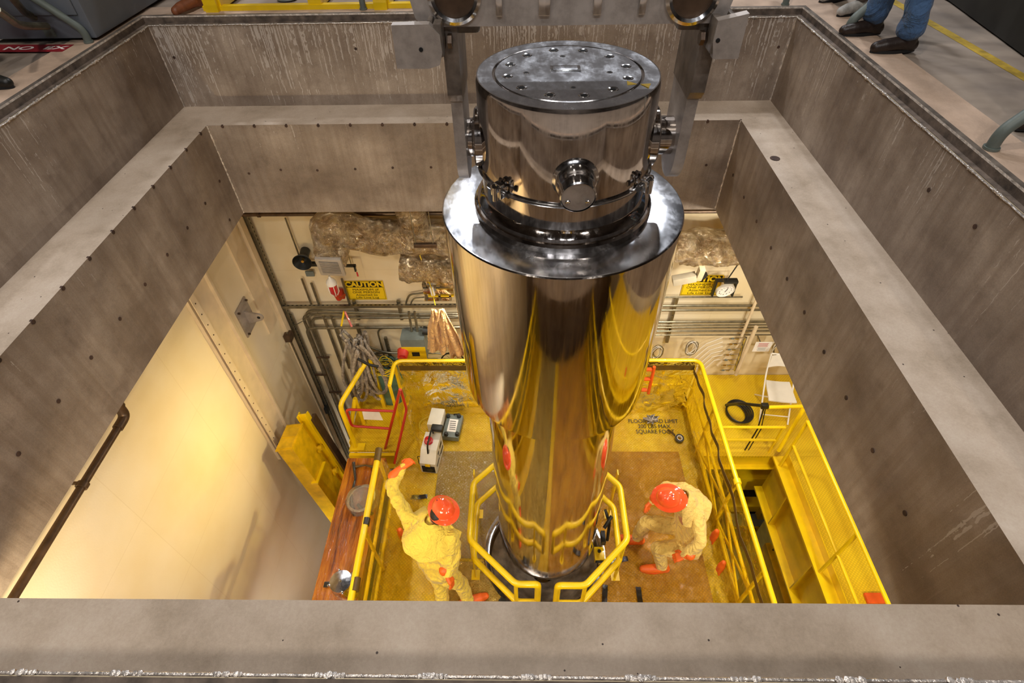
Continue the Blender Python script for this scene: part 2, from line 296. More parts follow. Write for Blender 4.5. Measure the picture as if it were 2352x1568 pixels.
# ------------------------------------------------------------------ mesh helpers
def frame(d):
    d = V(d).normalized(); a = V((0, 0, 1)) if abs(d.z) < 0.95 else V((1, 0, 0))
    u = d.cross(a).normalized(); return u, d.cross(u).normalized()
class MB:
    def __init__(s): s.v = []; s.f = []; s.mi = []; s.cur = 0
    def add(s, vs, fs):
        n = len(s.v); s.v += [V(x) for x in vs]; s.f += [tuple(i+n for i in f) for f in fs]; s.mi += [s.cur]*len(fs); return s
    def mat(s, i): s.cur = i; return s
    def box(s, c, d, M=None, bev=0):
        c = V(c); hx, hy, hz = d[0]/2, d[1]/2, d[2]/2
        if bev:
            b = min(bev, hx*.9, hy*.9, hz*.9); pts = []; 
            bm = bmesh.new(); bmesh.ops.create_cube(bm, size=1)
            for v in bm.verts: v.co = V((v.co.x*2*hx, v.co.y*2*hy, v.co.z*2*hz))
            bmesh.ops.bevel(bm, geom=bm.edges[:], offset=b, segments=2, affect='EDGES', profile=0.6)
            bm.verts.index_update(); pts = [v.co.copy() for v in bm.verts]; fs = [tuple(v.index for v in f.verts) for f in bm.faces]; bm.free()
        else:
            pts = [V((x, y, z)) for x in (-hx, hx) for y in (-hy, hy) for z in (-hz, hz)]
            fs = [(0, 1, 3, 2), (4, 6, 7, 5), (0, 4, 5, 1), (2, 3, 7, 6), (0, 2, 6, 4), (1, 5, 7, 3)]
        if M is not None: pts = [M @ p for p in pts]
        return s.add([c+p for p in pts], fs)
    def cyl(s, p0, p1, r0, r1=None, n=20, cap=True):
        r1 = r0 if r1 is None else r1; p0, p1 = V(p0), V(p1); u, w = frame(p1-p0)
        vs = [p0+(u*cos(2*pi*i/n)+w*sin(2*pi*i/n))*r0 for i in range(n)]+[p1+(u*cos(2*pi*i/n)+w*sin(2*pi*i/n))*r1 for i in range(n)]
        fs = [(i, (i+1) % n, n+(i+1) % n, n+i) for i in range(n)]
        if cap: fs += [tuple(range(n-1, -1, -1)), tuple(range(n, 2*n))]
        return s.add(vs, fs)
    def tube(s, pts, r, n=10, closed=False, cap=True, rf=None):
        pts = [V(p) for p in pts]; m = len(pts); rings = []
        u = None
        for i, p in enumerate(pts):
            if closed: d = (pts[(i+1) % m]-pts[i-1]).normalized()
            elif i == 0: d = (pts[1]-p).normalized()
            elif i == m-1: d = (p-pts[i-1]).normalized()
            else: d = ((p-pts[i-1]).normalized()+(pts[i+1]-p).normalized()).normalized()
            if u is None: u, w = frame(d)
            else:
                u = (u-d*u.dot(d)); u = u.normalized() if u.length > 1e-6 else frame(d)[0]; w = d.cross(u)
            k = 1.0
            if not closed and 0 < i < m-1:
                c = (p-pts[i-1]).normalized().dot(d); k = min(1.4, 1/max(c, 0.5))
            rr = r*k if rf is None else r*rf(i/(m-1 if not closed else m))
            rings.append([p+(u*cos(2*pi*j/n)+w*sin(2*pi*j/n))*rr for j in range(n)])
        vs = [q for rg in rings for q in rg]; fs = []
        for i in range(m if closed else m-1):
            a, b = i*n, ((i+1) % m)*n
            fs += [(a+j, a+(j+1) % n, b+(j+1) % n, b+j) for j in range(n)]
        if cap and not closed: fs += [tuple(range(n-1, -1, -1)), tuple(range((m-1)*n, m*n))]
        return s.add(vs, fs)
    def lathe(s, prof, o=(0, 0, 0), ax=(0, 0, 1), n=48, cap=False):
        o = V(o); ax = V(ax).normalized()
        if abs(ax.z) > 0.9999: u, w = V((1, 0, 0)), V((0, 1, 0)) if ax.z > 0 else V((0, -1, 0))
        else: u, w = frame(ax)
        vs = []; fs = []; m = len(prof)
        for r, h in prof: vs += [o+ax*h+(u*cos(2*pi*i/n)+w*sin(2*pi*i/n))*r for i in range(n)]
        for k in range(m-1): fs += [(k*n+i, k*n+(i+1) % n, (k+1)*n+(i+1) % n, (k+1)*n+i) for i in range(n)]
        if cap: fs += [tuple(range(n-1, -1, -1)), tuple(range((m-1)*n, m*n))]
        return s.add(vs, fs)
    def prism(s, poly, ext, off=(0, 0, 0)):
        n = len(poly); e = V(ext); o = V(off); ps = [V(p)+o for p in poly]
        return s.add(ps+[p+e for p in ps], [tuple(range(n-1, -1, -1)), tuple(range(n, 2*n))]+[(i, (i+1) % n, n+(i+1) % n, n+i) for i in range(n)])
    def ball(s, c, r, sc=(1, 1, 1), n=16, M=None):
        c = V(c); vs = []; fs = []; k = n//2
        for i in range(k+1):
            th = pi*i/k
            for j in range(n):
                p = V((sin(th)*cos(2*pi*j/n)*sc[0], sin(th)*sin(2*pi*j/n)*sc[1], cos(th)*sc[2]))*r
                vs.append(c+(M @ p if M is not None else p))
        for i in range(k): fs += [(i*n+j, (i+1)*n+j, (i+1)*n+(j+1) % n, i*n+(j+1) % n) for j in range(n)]
        return s.add(vs, fs)
    def grid(s, fn, nu, nv):
        n = len(s.v); vs = [fn(i/nu, j/nv) for i in range(nu+1) for j in range(nv+1)]
        return s.add(vs, [(i*(nv+1)+j, (i+1)*(nv+1)+j, (i+1)*(nv+1)+j+1, i*(nv+1)+j+1) for i in range(nu) for j in range(nv)])
    def limb(s, pts, rad, n=14):   # overlapping tapered capsules, later fused by a voxel remesh
        for i, (p, r) in enumerate(zip(pts, rad)):
            s.ball(p, r, n=n)
            if i: s.cyl(pts[i-1], p, rad[i-1], r, n)
        return s
    def build(s, name, mats, parent=None, smooth=True, ang=35, mods=None):
        me = bpy.data.meshes.new(name); org = parent_origin(parent)
        me.from_pydata([tuple(v-org) for v in s.v], [], s.f); me.update()
        bm = bmesh.new(); bm.from_mesh(me); bmesh.ops.remove_doubles(bm, verts=bm.verts, dist=1e-5)
        bmesh.ops.recalc_face_normals(bm, faces=bm.faces); bm.to_mesh(me); bm.free()
        if not isinstance(mats, (list, tuple)): mats = [mats]
        for m in mats: me.materials.append(MT[m] if isinstance(m, str) else m)
        if len(mats) > 1 and len(me.polygons) == len(s.mi):
            for p, k in zip(me.polygons, s.mi): p.material_index = k
        if smooth: smooth_by_angle(me, ang)
        o = bpy.data.objects.new(name, me); COL.objects.link(o)
        if parent is not None: o.parent = parent
        return o
def smooth_by_angle(me, ang):
    bm = bmesh.new(); bm.from_mesh(me); a = radians(ang)
    for f in bm.faces: f.smooth = True
    for e in bm.edges: e.smooth = (len(e.link_faces) == 2 and e.calc_face_angle(0) < a)
    bm.to_mesh(me); bm.free()
def parent_origin(p):
    o = V((0, 0, 0))
    while p is not None: o = o+p.location; p = p.parent
    return o
def tag(o, label, cat=None, group=None, kind=None):
    if label: o['label'] = label
    if cat: o['category'] = cat
    if group: o['group'] = group
    if kind: o['kind'] = kind
    return o
def thing(name, loc, label, cat, group=None):
    o = bpy.data.objects.new(name, None); o.empty_display_size = 0.1; COL.objects.link(o); o.location = loc
    return tag(o, label, cat, group)
def struct(name, mb, mats, parent=None, **kw):
    o = mb.build(name, mats, parent, **kw)
    if parent is None: o['kind'] = 'structure'
    return o
def copy_tree(o, loc, label=None, rotz=None):
    def rec(x, par):
        c = x.copy(); COL.objects.link(c); c.parent = par
        for ch in [q for q in x.children]: rec(ch, c)
        return c
    c = rec(o, None); c.location = loc
    if rotz is not None: c.rotation_euler = (0, 0, rotz)
    if label: c['label'] = label
    return c
def remesh(o, vox, smooth=3, disp=None):
    m = o.modifiers.new('fuse', 'REMESH'); m.mode = 'VOXEL'; m.voxel_size = vox; m.use_smooth_shade = True
    m = o.modifiers.new('soften', 'SMOOTH'); m.iterations = smooth; m.factor = 0.6
    if disp:
        tx = bpy.data.textures.new('folds', 'CLOUDS'); tx.noise_scale = disp[1]; tx.noise_depth = 2
        m = o.modifiers.new('folds', 'DISPLACE'); m.texture = tx; m.strength = disp[0]; m.mid_level = 0.5; m.texture_coords = 'LOCAL'
    return o
def bend(pts, r, k=5):
    """round the corners of a polyline with radius r"""
    pts = [V(p) for p in pts]; out = [pts[0]]
    for i in range(1, len(pts)-1):
        a, b, c = pts[i-1], pts[i], pts[i+1]; d0 = (a-b); d1 = (c-b); q = min(r, d0.length*0.48, d1.length*0.48)
        p0 = b+d0.normalized()*q; p1 = b+d1.normalized()*q
        for j in range(k+1):
            t = j/k; out.append(p0*(1-t)**2+b*2*t*(1-t)+p1*t*t)
    out.append(pts[-1]); return out
def text_mesh(name, body, size, M, mat, parent, extrude=0.0006, align='CENTER', sx=1.0, shear=0.0, bold=0.0):
    cu = bpy.data.curves.new(name, 'FONT'); cu.body = body; cu.size = size; cu.extrude = extrude; cu.align_x = align; cu.align_y = 'CENTER'; cu.shear = shear; cu.offset = bold; cu.space_line = 0.95
    to = bpy.data.objects.new(name, cu); COL.objects.link(to); dg = bpy.context.evaluated_depsgraph_get(); dg.update()
    me = bpy.data.meshes.new_from_object(to.evaluated_get(dg)); bpy.data.objects.remove(to)
    T = Matrix.Translation(-parent_origin(parent)) @ M @ Matrix.Diagonal((sx, 1, 1, 1)); me.transform(T)
    me.materials.clear(); me.materials.append(MT[mat]); o = bpy.data.objects.new(name, me); COL.objects.link(o); o.parent = parent; return o
def basis(o, xa, ya):
    xa = V(xa).normalized(); ya = V(ya).normalized(); za = xa.cross(ya)
    return Matrix(((xa.x, ya.x, za.x, o[0]), (xa.y, ya.y, za.y, o[1]), (xa.z, ya.z, za.z, o[2]), (0, 0, 0, 1)))

# ------------------------------------------------------------------ dimensions
XL, XR, YB, YF = -3.041, 2.07, 5.118, 0.77          # inner opening
XLO, XRO, YBO, YFO = -3.447, 2.481, 5.556, 0.36     # outer opening, at the top
ZL, ZB = -0.75, -1.723                              # ledge, slab underside
FL = 0.05                                           # hall floor
FZ = -5.15                                          # platform floor
LZ = -8.2                                           # bottom floor
WX, WY = -3.40, 5.72                                # left and back wall of the room below
YFO = 0.335
# ------------------------------------------------------------------ pit liner and slab
def corner(k, out, inner=False):
    x = (XL if k in (0, 3) else XR) if inner else (XLO-out if k in (0, 3) else XRO+out)
    y = (YF if k in (0, 1) else YB) if inner else (YFO-out if k in (0, 1) else YBO+out)
    return x, y
def loft(mb, k0, k1, sec, mats_):
    a = [V(corner(k0, d, inn)+(z,)) for d, inn, z in sec]; b = [V(corner(k1, d, inn)+(z,)) for d, inn, z in sec]
    n = len(sec)
    for i in range(n):
        j = (i+1) % n; mb.mat(mats_[i]); mb.add([a[i], a[j], b[j], b[i]], [(0, 1, 2, 3)])
    mb.mat(0)
SEC = [(0, False, 0.0), (0, False, ZL), (0, True, ZL), (0, True, ZB), (0.5, False, ZB), (0.5, False, 0.0)]
MT['liner_drip'] = liner('liner_drip', 'y', 0.20); MT['liner_inner'] = liner('liner_inner', 'y', 0.02, zt=ZL, zb=ZB, tint=0.93)
for nm, k0, k1, mt in (('wall_back', 3, 2, 'liner_drip'), ('wall_left', 0, 3, 'liner_plain'), ('wall_right', 2, 1, 'liner_plain'), ('wall_front', 1, 0, 'liner_plain')):
    mb = MB(); loft(mb, k0, k1, SEC, [0, 1, 2, 3, 3, 3])
    mb.mat(4)
    def spot(p, nrm, r):
        p = V(p); mb.cyl(p-V(nrm)*0.01, p+V(nrm)*0.004, r, r*0.9, 14)
    if nm == 'wall_back':
        for px, py in ((572, 398), (645, 390), (729, 391), (816, 388), (902, 385), (990, 384), (1529, 379), (1622, 379)): spot(P(px, py, y=YB), (0, -1, 0), 0.014)
        for px, py in ((400, 132), (817, 112), (1788, 108)): spot(P(px, py, y=YBO), (0, -1, 0), 0.014)
        for i in range(17): spot((XL+0.15+i*0.31, YB, ZL-0.012), (0, -1, 0), 0.016)
    if nm == 'wall_left':
        for px, py in ((527, 505), (504, 416), (471, 467), (430, 523), (384, 585), (333, 653), (275, 732), (209, 821), (134, 921), (42, 1042)): spot(P(px, py, x=XL), (1, 0, 0), 0.017)
        for i in range(14): spot((XL, YB-0.15-i*0.32, ZL-0.012), (1, 0, 0), 0.017)
    if nm == 'wall_right':
        for px, py in ((1684, 402), (1709, 453), (1738, 508), (1771, 569), (1808, 640), (1848, 717), (1893, 808), (1944, 913), (2005, 1034), (2079, 1178)): spot(P(px, py, x=XR), (-1, 0, 0), 0.017)
        for px, py in ((2134, 436), (2240, 520)): spot(P(px, py, x=XRO), (-1, 0, 0), 0.015)
        mb.mat(4); spot(P(1780, 364, z=ZL), (0, 0, 1), 0.045)
    # welded corner seams
    mb.mat(5)
    if nm in ('wall_back',):
        for x, y, z0, z1 in ((XLO, YBO, 0, ZL), (XL, YB, ZL, ZB), (XRO, YBO, 0, ZL), (XR, YB, ZL, ZB)):
            pts = [V((x+random.uniform(-.004, .004), y, z0+(z1-z0)*i/40)) for i in range(41)]
            mb.tube(pts, 0.014, 6, rf=lambda t: 0.8+0.5*noise.noise(V((t*37, x, 0))))
    struct(nm, mb, [mt, 'ledge', 'liner_inner', 'slab', 'stain', 'seam_and_highlight'])
# dark steel edging rail round the opening, and its weld beads
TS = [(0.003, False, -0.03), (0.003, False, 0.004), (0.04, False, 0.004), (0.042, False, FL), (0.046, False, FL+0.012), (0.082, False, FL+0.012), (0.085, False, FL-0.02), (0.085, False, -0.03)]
for q, (k0, k1) in enumerate(((3, 2), (0, 3), (2, 1), (1, 0))):
    mb = MB(); loft(mb, k0, k1, TS, [0, 1, 1, 2, 0, 0, 0, 0])  # pale strip on the rail's worn edge paints in a highlight
    tr = struct('trim_%d' % (q+1), mb, ['darksteel', 'darkgap', 'seam_and_highlight'], smooth=False)
    a = V(corner(k0, -0.006)+(-0.004,)); b = V(corner(k1, -0.006)+(-0.004,)); L = (b-a).length; wb = MB()
    n = int(L/0.25)
    pts = [a.lerp(b, i/160)+V((0, 0, random.uniform(-.002, .002))) for i in range(161)]
    wb.tube(pts, 0.005, 6)
    for i in range(n):
        c = a.lerp(b, (i+0.5)/n); d = (b-a).normalized()
        for j in range(7): wb.ball(c+d*(j-3)*0.011+V((0, 0, random.uniform(-.004, .004))), random.uniform(0.007, 0.011), n=6)
    wb.build('weld_bead', 'weld', tr)
mb = MB(); CS = [(0.085, False, FL), (0.37, False, FL), (0.37, False, -0.05), (0.085, False, -0.05)]
for k0, k1 in ((3, 2), (0, 3), (2, 1), (1, 0)): loft(mb, k0, k1, CS, [0]*4)
struct('trim_5', mb, ['curb'], smooth=False)
mb = MB(); FS = [(0.37, False, FL-0.012), (14, False, FL-0.012), (14, False, -0.06), (0.37, False, -0.06)]
for k0, k1 in ((3, 2), (0, 3), (2, 1), (1, 0)): loft(mb, k0, k1, FS, [0]*4)
flo = struct('floor', mb, ['hallfloor'], smooth=False)
# yellow line painted on the hall floor
a, b = V((3.50, 3.0, FL-0.0105)), V((3.36, 9.0, FL-0.0105)); st = MB(); st.add([a-V((.045, 0, 0)), a+V((.045, 0, 0)), b+V((.045, 0, 0)), b-V((.045, 0, 0))], [(0, 1, 2, 3)])
st.build('painted_line', simple('worn_floor_yellow', '#b5962a', 0.6, 0, 0.25, 12), flo)
# hall walls, far and dark, and a roof
mb = MB(); x0, x1, y0, y1 = -16, 15, -13, 19; zt = 11
mb.box(((x0+x1)/2, y1, zt/2), (x1-x0, 0.2, zt)); struct('wall_back', mb, 'hallwall', smooth=False)
mb = MB(); mb.box(((x0+x1)/2, y0, zt/2), (x1-x0, 0.2, zt)); struct('wall_front', mb, 'hallwall', smooth=False)
mb = MB(); mb.box((x0, (y0+y1)/2, zt/2), (0.2, y1-y0, zt)); struct('wall_left', mb, 'hallwall', smooth=False)
mb = MB(); mb.box((x1, (y0+y1)/2, zt/2), (0.2, y1-y0, zt)); struct('wall_right', mb, 'hallwall', smooth=False)
mb = MB(); mb.box(((x0+x1)/2, (y0+y1)/2, zt), (x1-x0, y1-y0, 0.2)); struct('ceiling', mb, 'hallwall', smooth=False)
# room below
mb = MB(); S2 = [(0.45, False, ZB), (4.0, False, ZB), (4.0, False, -0.1), (0.45, False, -0.1)]
for k0, k1 in ((3, 2), (0, 3), (2, 1), (1, 0)): loft(mb, k0, k1, S2, [0]*4)
struct('ceiling', mb, ['slab'], smooth=False)
RX = 5.9; RY = -2.6
mb = MB(); mb.box(((WX+RX)/2, WY+0.15, (ZB+LZ)/2), (RX-WX+0.6, 0.3, ZB-LZ)); wall_b = struct('wall_back', mb, 'wall', smooth=False)
mb = MB(); mb.box((WX-0.15, (WY+RY)/2, (ZB+LZ)/2), (0.3, WY-RY, ZB-LZ)); wall_l = struct('wall_left', mb, 'wall', smooth=False)
mb = MB(); mb.box((RX+0.15, (WY+RY)/2, (ZB+LZ)/2), (0.3, WY-RY, ZB-LZ)); struct('wall_right', mb, 'wall', smooth=False)
mb = MB(); mb.box(((WX+RX)/2, RY-0.15, (ZB+LZ)/2), (RX-WX+0.6, 0.3, ZB-LZ)); struct('wall_front', mb, simple('brown_front_wall', '#6e5b48', 0.6), smooth=False)
mb = MB(); mb.box(((WX+RX)/2, (WY+RY)/2, LZ-0.1), (RX-WX+0.6, WY-RY+0.6, 0.2)); struct('floor', mb, 'lowfloor', smooth=False)

# ------------------------------------------------------------------ the cask
TOPZ = 0.531; AX0 = V((0.225, 2.83, TOPZ)); AX1 = V((0.283, 2.83, -4.694))
cask = thing('steel_cask', AX1, 'tall mirror-polished stainless steel cask hanging upright through the opening', 'cask')
adir = (AX0-AX1).normalized(); LEN = (AX0-AX1).length
def az(z): return (z-AX1.z)/adir.z                      # height along the axis
def axp(z): return AX1+adir*az(z)
SEG = 128
mb = MB(); mb.lathe([(0.0, az(-4.694)), (0.30, az(-4.694)), (0.42, az(-4.685)), (0.505, az(-4.65)), (0.54, az(-4.60)), (0.548, az(-4.53)), (0.548, az(-1.70))], AX1, adir, SEG)
mb.build('lower_body', 'mirror', cask, ang=30)
mb = MB(); mb.lathe([(0.50, az(-1.695)), (0.672, az(-1.695)), (0.683, az(-1.688)), (0.684, az(-1.66)), (0.704, az(-0.235)), (0.705, az(-0.212)), (0.695, az(-0.203)), (0.47, az(-0.203))], AX1, adir, SEG)
mb.build('collar', ['mirror'], cask, ang=30)
mb = MB(); mb.lathe([(0.700, az(-0.2035)), (0.694, az(-0.2015)), (0.47, az(-0.2015))], AX1, adir, SEG); mb.build('collar_top', 'lid', cask, ang=30)
mb = MB(); mb.lathe([(0.512, az(-0.201)), (0.512, az(-0.165)), (0.503, az(-0.150)), (0.492, az(-0.148)), (0.490, az(-0.125)), (0.470, az(-0.100)), (0.455, az(-0.09)), (0.455, az(0.055))], AX1, adir, SEG); mb.build('neck', 'mirror', cask, ang=30)
mb = MB(); mb.lathe([(0.455, az(0.04)), (0.461, az(0.045)), (0.461, az(0.060)), (0.463, az(0.085)), (0.457, az(0.515)), (0.451, az(0.531)), (0.372, az(0.531)), (0.370, az(0.522)), (0.362, az(0.522))], AX1, adir, SEG); mb.build('head', 'mirror', cask, ang=30)
mb = MB(); mb.lathe([(0.4455, az(0.5312)), (0.374, az(0.5312))], AX1, adir, SEG); mb.build('head_rim', 'lid', cask)
# lid with its bolts
lid = MB(); lid.lathe([(0.0, az(0.532)), (0.358, az(0.532)), (0.361, az(0.528)), (0.361, az(0.50))], AX1, adir, SEG); lid = lid.build('lid', 'lid', cask, ang=30)
ctr = axp(0.532)
bolts = [(1172, 154), (1203, 132), (1257, 118), (1321, 117), (1382, 126), (1425, 146), (1438, 173), (1413, 198), (1355, 214), (1280, 216), (1212, 203), (1173, 180)]
for i in range(12):
    a = radians(11+30*i); c = ctr+V((cos(a)*0.300, sin(a)*0.300, 0))
    mb = MB(); mb.lathe([(0.0155, -0.012), (0.0155, 0.0005), (0.024, 0.0022), (0.0265, 0.0), (0.0265, -0.002)], c, adir, 20)
    mb.mat(1); mb.lathe([(0.0, 0.0016), (0.0160, 0.0016)], c, adir, 6); mb.build('lid_bolt', ['bright', 'void'], lid)
for a in (94, 184, -6, -86):
    a = radians(a); c = ctr+V((cos(a)*0.205, sin(a)*0.205, 0)); mb = MB(); mb.lathe([(0.0, 0.0008), (0.010, 0.0008)], c, adir, 14); mb.mat(1); mb.lathe([(0.010, 0.0009), (0.0145, 0.0010), (0.0155, 0)], c, adir, 14); mb.build('threaded_hole', ['void', 'bright'], lid)
mb = MB(); mb.box(ctr+V((-0.01, 0.03, 0.002)), (0.15, 0.075, 0.004), bev=0.0015); mb.mat(1); mb.box(ctr+V((-0.01, 0.03, 0.0042)), (0.12, 0.05, 0.003), bev=0.001); mb.build('data_plate', ['bright', 'lid'], lid)
for (pa, pb, pc) in (((1440, 186), (1441, 195), (1463, 193)), ((1471, 193), (1495, 192), (1490, 202))):
    mb = MB(); mb.prism([P(*q, z=TOPZ+0.0015) for q in (pa, pb, pc)], (0, 0, 0.001)); mb.build('alignment_mark', 'triangle', cask, smooth=False)
# hinge-type band round the neck
mb = MB()
ringpts = [axp(0.062)+V((cos(a)*0.468, sin(a)*0.468, 0)) for a in [2*pi*i/96 for i in range(96)]]
mb.tube(ringpts, 0.011, 10, closed=True); band = mb.build('clamp_band', 'bright', cask)
for px, py in ((1157, 425), (1468, 412)):
    # clamp sits on the cylinder where the sight line meets it
    v = (P(px, py, z=0.075)-CAMP).normalized(); best = None
    for i in range(3600):
        a = 2*pi*i/3600; q = axp(0.085)+V((cos(a)*0.475, sin(a)*0.475, 0)); w = (q-CAMP).normalized()
        if q.y < 2.9 and (best is None or (w-v).length < best[0]): best = ((w-v).length, a, q)
    a = best[1]; rd = V((cos(a), sin(a), 0)); tg = V((-sin(a), cos(a), 0)); c = best[2]+rd*0.02; M = Matrix((tg, rd, (0, 0, 1))).transposed()
    mb = MB()
    for s in (-1, 1):
        mb.box(c+tg*s*0.030, (0.012, 0.05, 0.06), M, 0.003)
        mb.cyl(c+tg*s*0.045-V((0, 0, .0)), c+tg*s*0.012, 0.010, n=12)
    mb.cyl(c-tg*0.065, c+tg*0.065, 0.008, n=12); mb.cyl(c-tg*0.075, c-tg*0.055, 0.016, n=6); mb.cyl(c+tg*0.055, c+tg*0.075, 0.016, n=6)
    mb.cyl(c+rd*0.03+V((0, 0, 0.03)), c+rd*0.03-V((0, 0, 0.045)), 0.014, n=14); mb.box(c+V((0, 0, 0.035)), (0.05, 0.03, 0.012), M, 0.003)
    mb.build('band_clamp', 'bright', band)
# front port
pd = V((0.04, -0.98, -0.12)).normalized(); pc = V((axp(0.2).x+0.025, 2.83-0.457, 0.20))
port = MB(); port.lathe([(0.112, 0), (0.112, 0.022), (0.104, 0.03), (0.098, 0.034), (0.098, 0.070), (0.090, 0.088), (0.086, 0.105), (0.086, 0.150), (0.080, 0.156)], pc-pd*0.02, pd, 56)
port = port.build('front_trunnion', 'bright', cask, ang=30)
mb = MB(); mb.lathe([(0.0, 0.150), (0.078, 0.150), (0.0815, 0.146)], pc-pd*0.02, pd, 56); capo = mb.build('end_cap', 'plate', port)
fu, fw = frame(pd)
for a in (90, 210, 330):
    q = pc+pd*0.131+V((cos(radians(a)), 0, sin(radians(a))))*0.054; mb = MB(); mb.lathe([(0.0, 0.002), (0.006, 0.002), (0.010, 0.004), (0.013, 0.0)], q, pd, 16); mb.build('cap_screw', 'bright', capo)
# lifting trunnions, left and right
for s in (-1, 1):
    c = axp(0.20)+V((s*0.40, 0, 0)); mb = MB()
    mb.lathe([(0.0, 0.0), (0.155, 0.0), (0.155, 0.072), (0.148, 0.080), (0.105, 0.080), (0.105, 0.086), (0.098, 0.092), (0.098, 0.165), (0.104, 0.170), (0.104, 0.178), (0.0, 0.178)], c, (s, 0, 0), 48)
    mb.build('lifting_trunnion', 'mirror', cask, ang=30)

# ------------------------------------------------------------------ lifting yoke
yoke = thing('lifting_yoke', (0.22, 2.8, 0.78), 'scuffed stainless steel lifting yoke spanning over the cask with two hanging arms', 'lifting yoke')
def xz(px, py, y): q = P(px, py, y=y); return q.x, q.z
def plate_outline(pts, y0, th): return [V((x, y0, z)) for x, z in pts], V((0, th, 0))
xa, _ = xz(948, 40, 2.60); xb, _ = xz(1676, 40, 2.60); _, zb = xz(1300, 58, 2.60)
for y in (2.60, 2.98):
    mb = MB(); ol = [(xa-0.005, zb+0.11), (xa+0.01, zb+0.035), (xa+0.045, zb), (xb-0.045, zb), (xb-0.015, zb+0.025), (xb, zb+0.10), (xb, zb+0.62), (xb-0.2, zb+0.85), (xa+0.2, zb+0.85), (xa, zb+0.62)]
    pl, ex = plate_outline(ol, y, 0.05); mb.prism(pl, ex); mb.build('side_plate', 'plate', yoke, smooth=False)
for x in (0.02, 0.14, 0.30, 0.42):
    mb = MB(); mb.box((x, 2.815, zb+0.40), (0.035, 0.33, 0.68), bev=0.004); mb.build('spacer_rib', 'plate', yoke)
mb = MB(); mb.box((0.22, 2.815, zb+0.06), (0.40, 0.33, 0.05), bev=0.008); mb.build('bottom_plate', 'bright', yoke)
for px in (1043, 1592):
    x, z = xz(px, -12, 2.59); mb = MB(); mb.lathe([(0.085, -0.02), (0.085, 0.022), (0.098, 0.030), (0.112, 0.022), (0.116, 0.0)], (x, 2.60, z), (0, -1, 0), 48)
    mb.mat(1); mb.lathe([(0.0, 0.004), (0.085, 0.004)], (x, 2.60, z), (0, -1, 0), 48); mb.mat(0); mb.lathe([(0.0, 0.02), (0.03, 0.02), (0.035, 0.012), (0.035, 0.0)], (x+0.02, 2.60, z+0.035), (0, -1, 0), 24)
    mb.build('pin_boss', ['bright', 'conduitdk'], yoke)
for x, w in (((xz(1370, 40, 2.59)[0]), 0.035), (xz(1250, 30, 2.59)[0], 0.05), (xz(1472, 40, 2.59)[0], 0.03), (xz(1147, 40, 2.59)[0], 0.028)):
    mb = MB(); mb.box((x, 2.588, zb+0.10), (w, 0.018, 0.12), bev=0.006); mb.build('weld_pad', 'bright', yoke)
for s, ax_ in ((-1, -0.318), (1, 0.822)):
    mb = MB()
    # arm: a deep flat plate, thicker at the top, with a rounded foot
    prof = []
    for a in range(0, 181, 15): prof.append((2.83+0.155*cos(radians(-a)), 0.135+0.155*sin(radians(-a))))
    prof = [(2.985, 0.85)]+prof+[(2.675, 0.60), (2.66, 0.85)]
    mb.prism([V((ax_-0.028, y, z)) for y, z in prof], (0.056, 0, 0)); arm = mb.build('lifting_arm', 'plate', yoke, ang=30)
    mb = MB(); mb.prism([V((ax_-0.034, y, z)) for y, z in [(2.63, 0.86), (2.63, 0.50), (2.66, 0.46), (2.99, 0.46), (2.99, 0.86)]], (0.068, 0, 0)); mb.build('arm_stiffener', 'darksteel', arm, smooth=False)
    mb = MB(); mb.box((ax_, 2.80, zb-0.03), (0.26, 0.20, 0.06), bev=0.02); mb.build('pivot_block', 'darksteel', arm)
for s, pts in ((-1, [(898, 58), (984, 56), (1010, 82), (1016, 122), (1010, 150), (985, 158), (912, 158)]), (1, [(1650, 48), (1722, 31), (1695, 135), (1637, 136), (1638, 100)])):
    mb = MB(); pl = [P(*q, y=2.50) for q in pts]; mb.prism(pl, (0, 0.045, 0)); sp_ = mb.build('stop_plate', 'plate', yoke, smooth=False)
    q = P(967 if s < 0 else 1649, 114 if s < 0 else 93, y=2.499); mb = MB(); mb.cyl(q, q+V((0, -0.002, 0)), 0.009, n=16); mb.build('pin_hole', 'void', sp_)
    xq = P(1010 if s < 0 else 1638, 90, y=2.56).x; xr = ax_ = -0.318 if s < 0 else 0.822
    zz = P(1010, 98, y=2.58).z; mb = MB(); mb.cyl((xq-s*0.0, 2.60, zz), (xr+s*0.03, 2.66, zz), 0.011, n=14)
    for k in (0.0, 0.03): mb.cyl((xq-s*k, 2.60, zz), (xq-s*(k+0.018), 2.60, zz), 0.030, n=6)
    mb.cyl((xr+s*0.05, 2.655, zz), (xr+s*0.03, 2.66, zz), 0.022, n=6); mb.build('adjusting_bolt', 'conduitdk', sp_)
    mb = MB(); mb.box(((xq+xr)/2+s*0.05, 2.60, zb+0.02), (abs(xq-xr)*0.7, 0.12, 0.05), bev=0.01); mb.box((xq, 2.56, (zz+zb)/2), (0.035, 0.10, 0.13), bev=0.006); mb.build('bolt_bracket', 'darksteel', sp_)
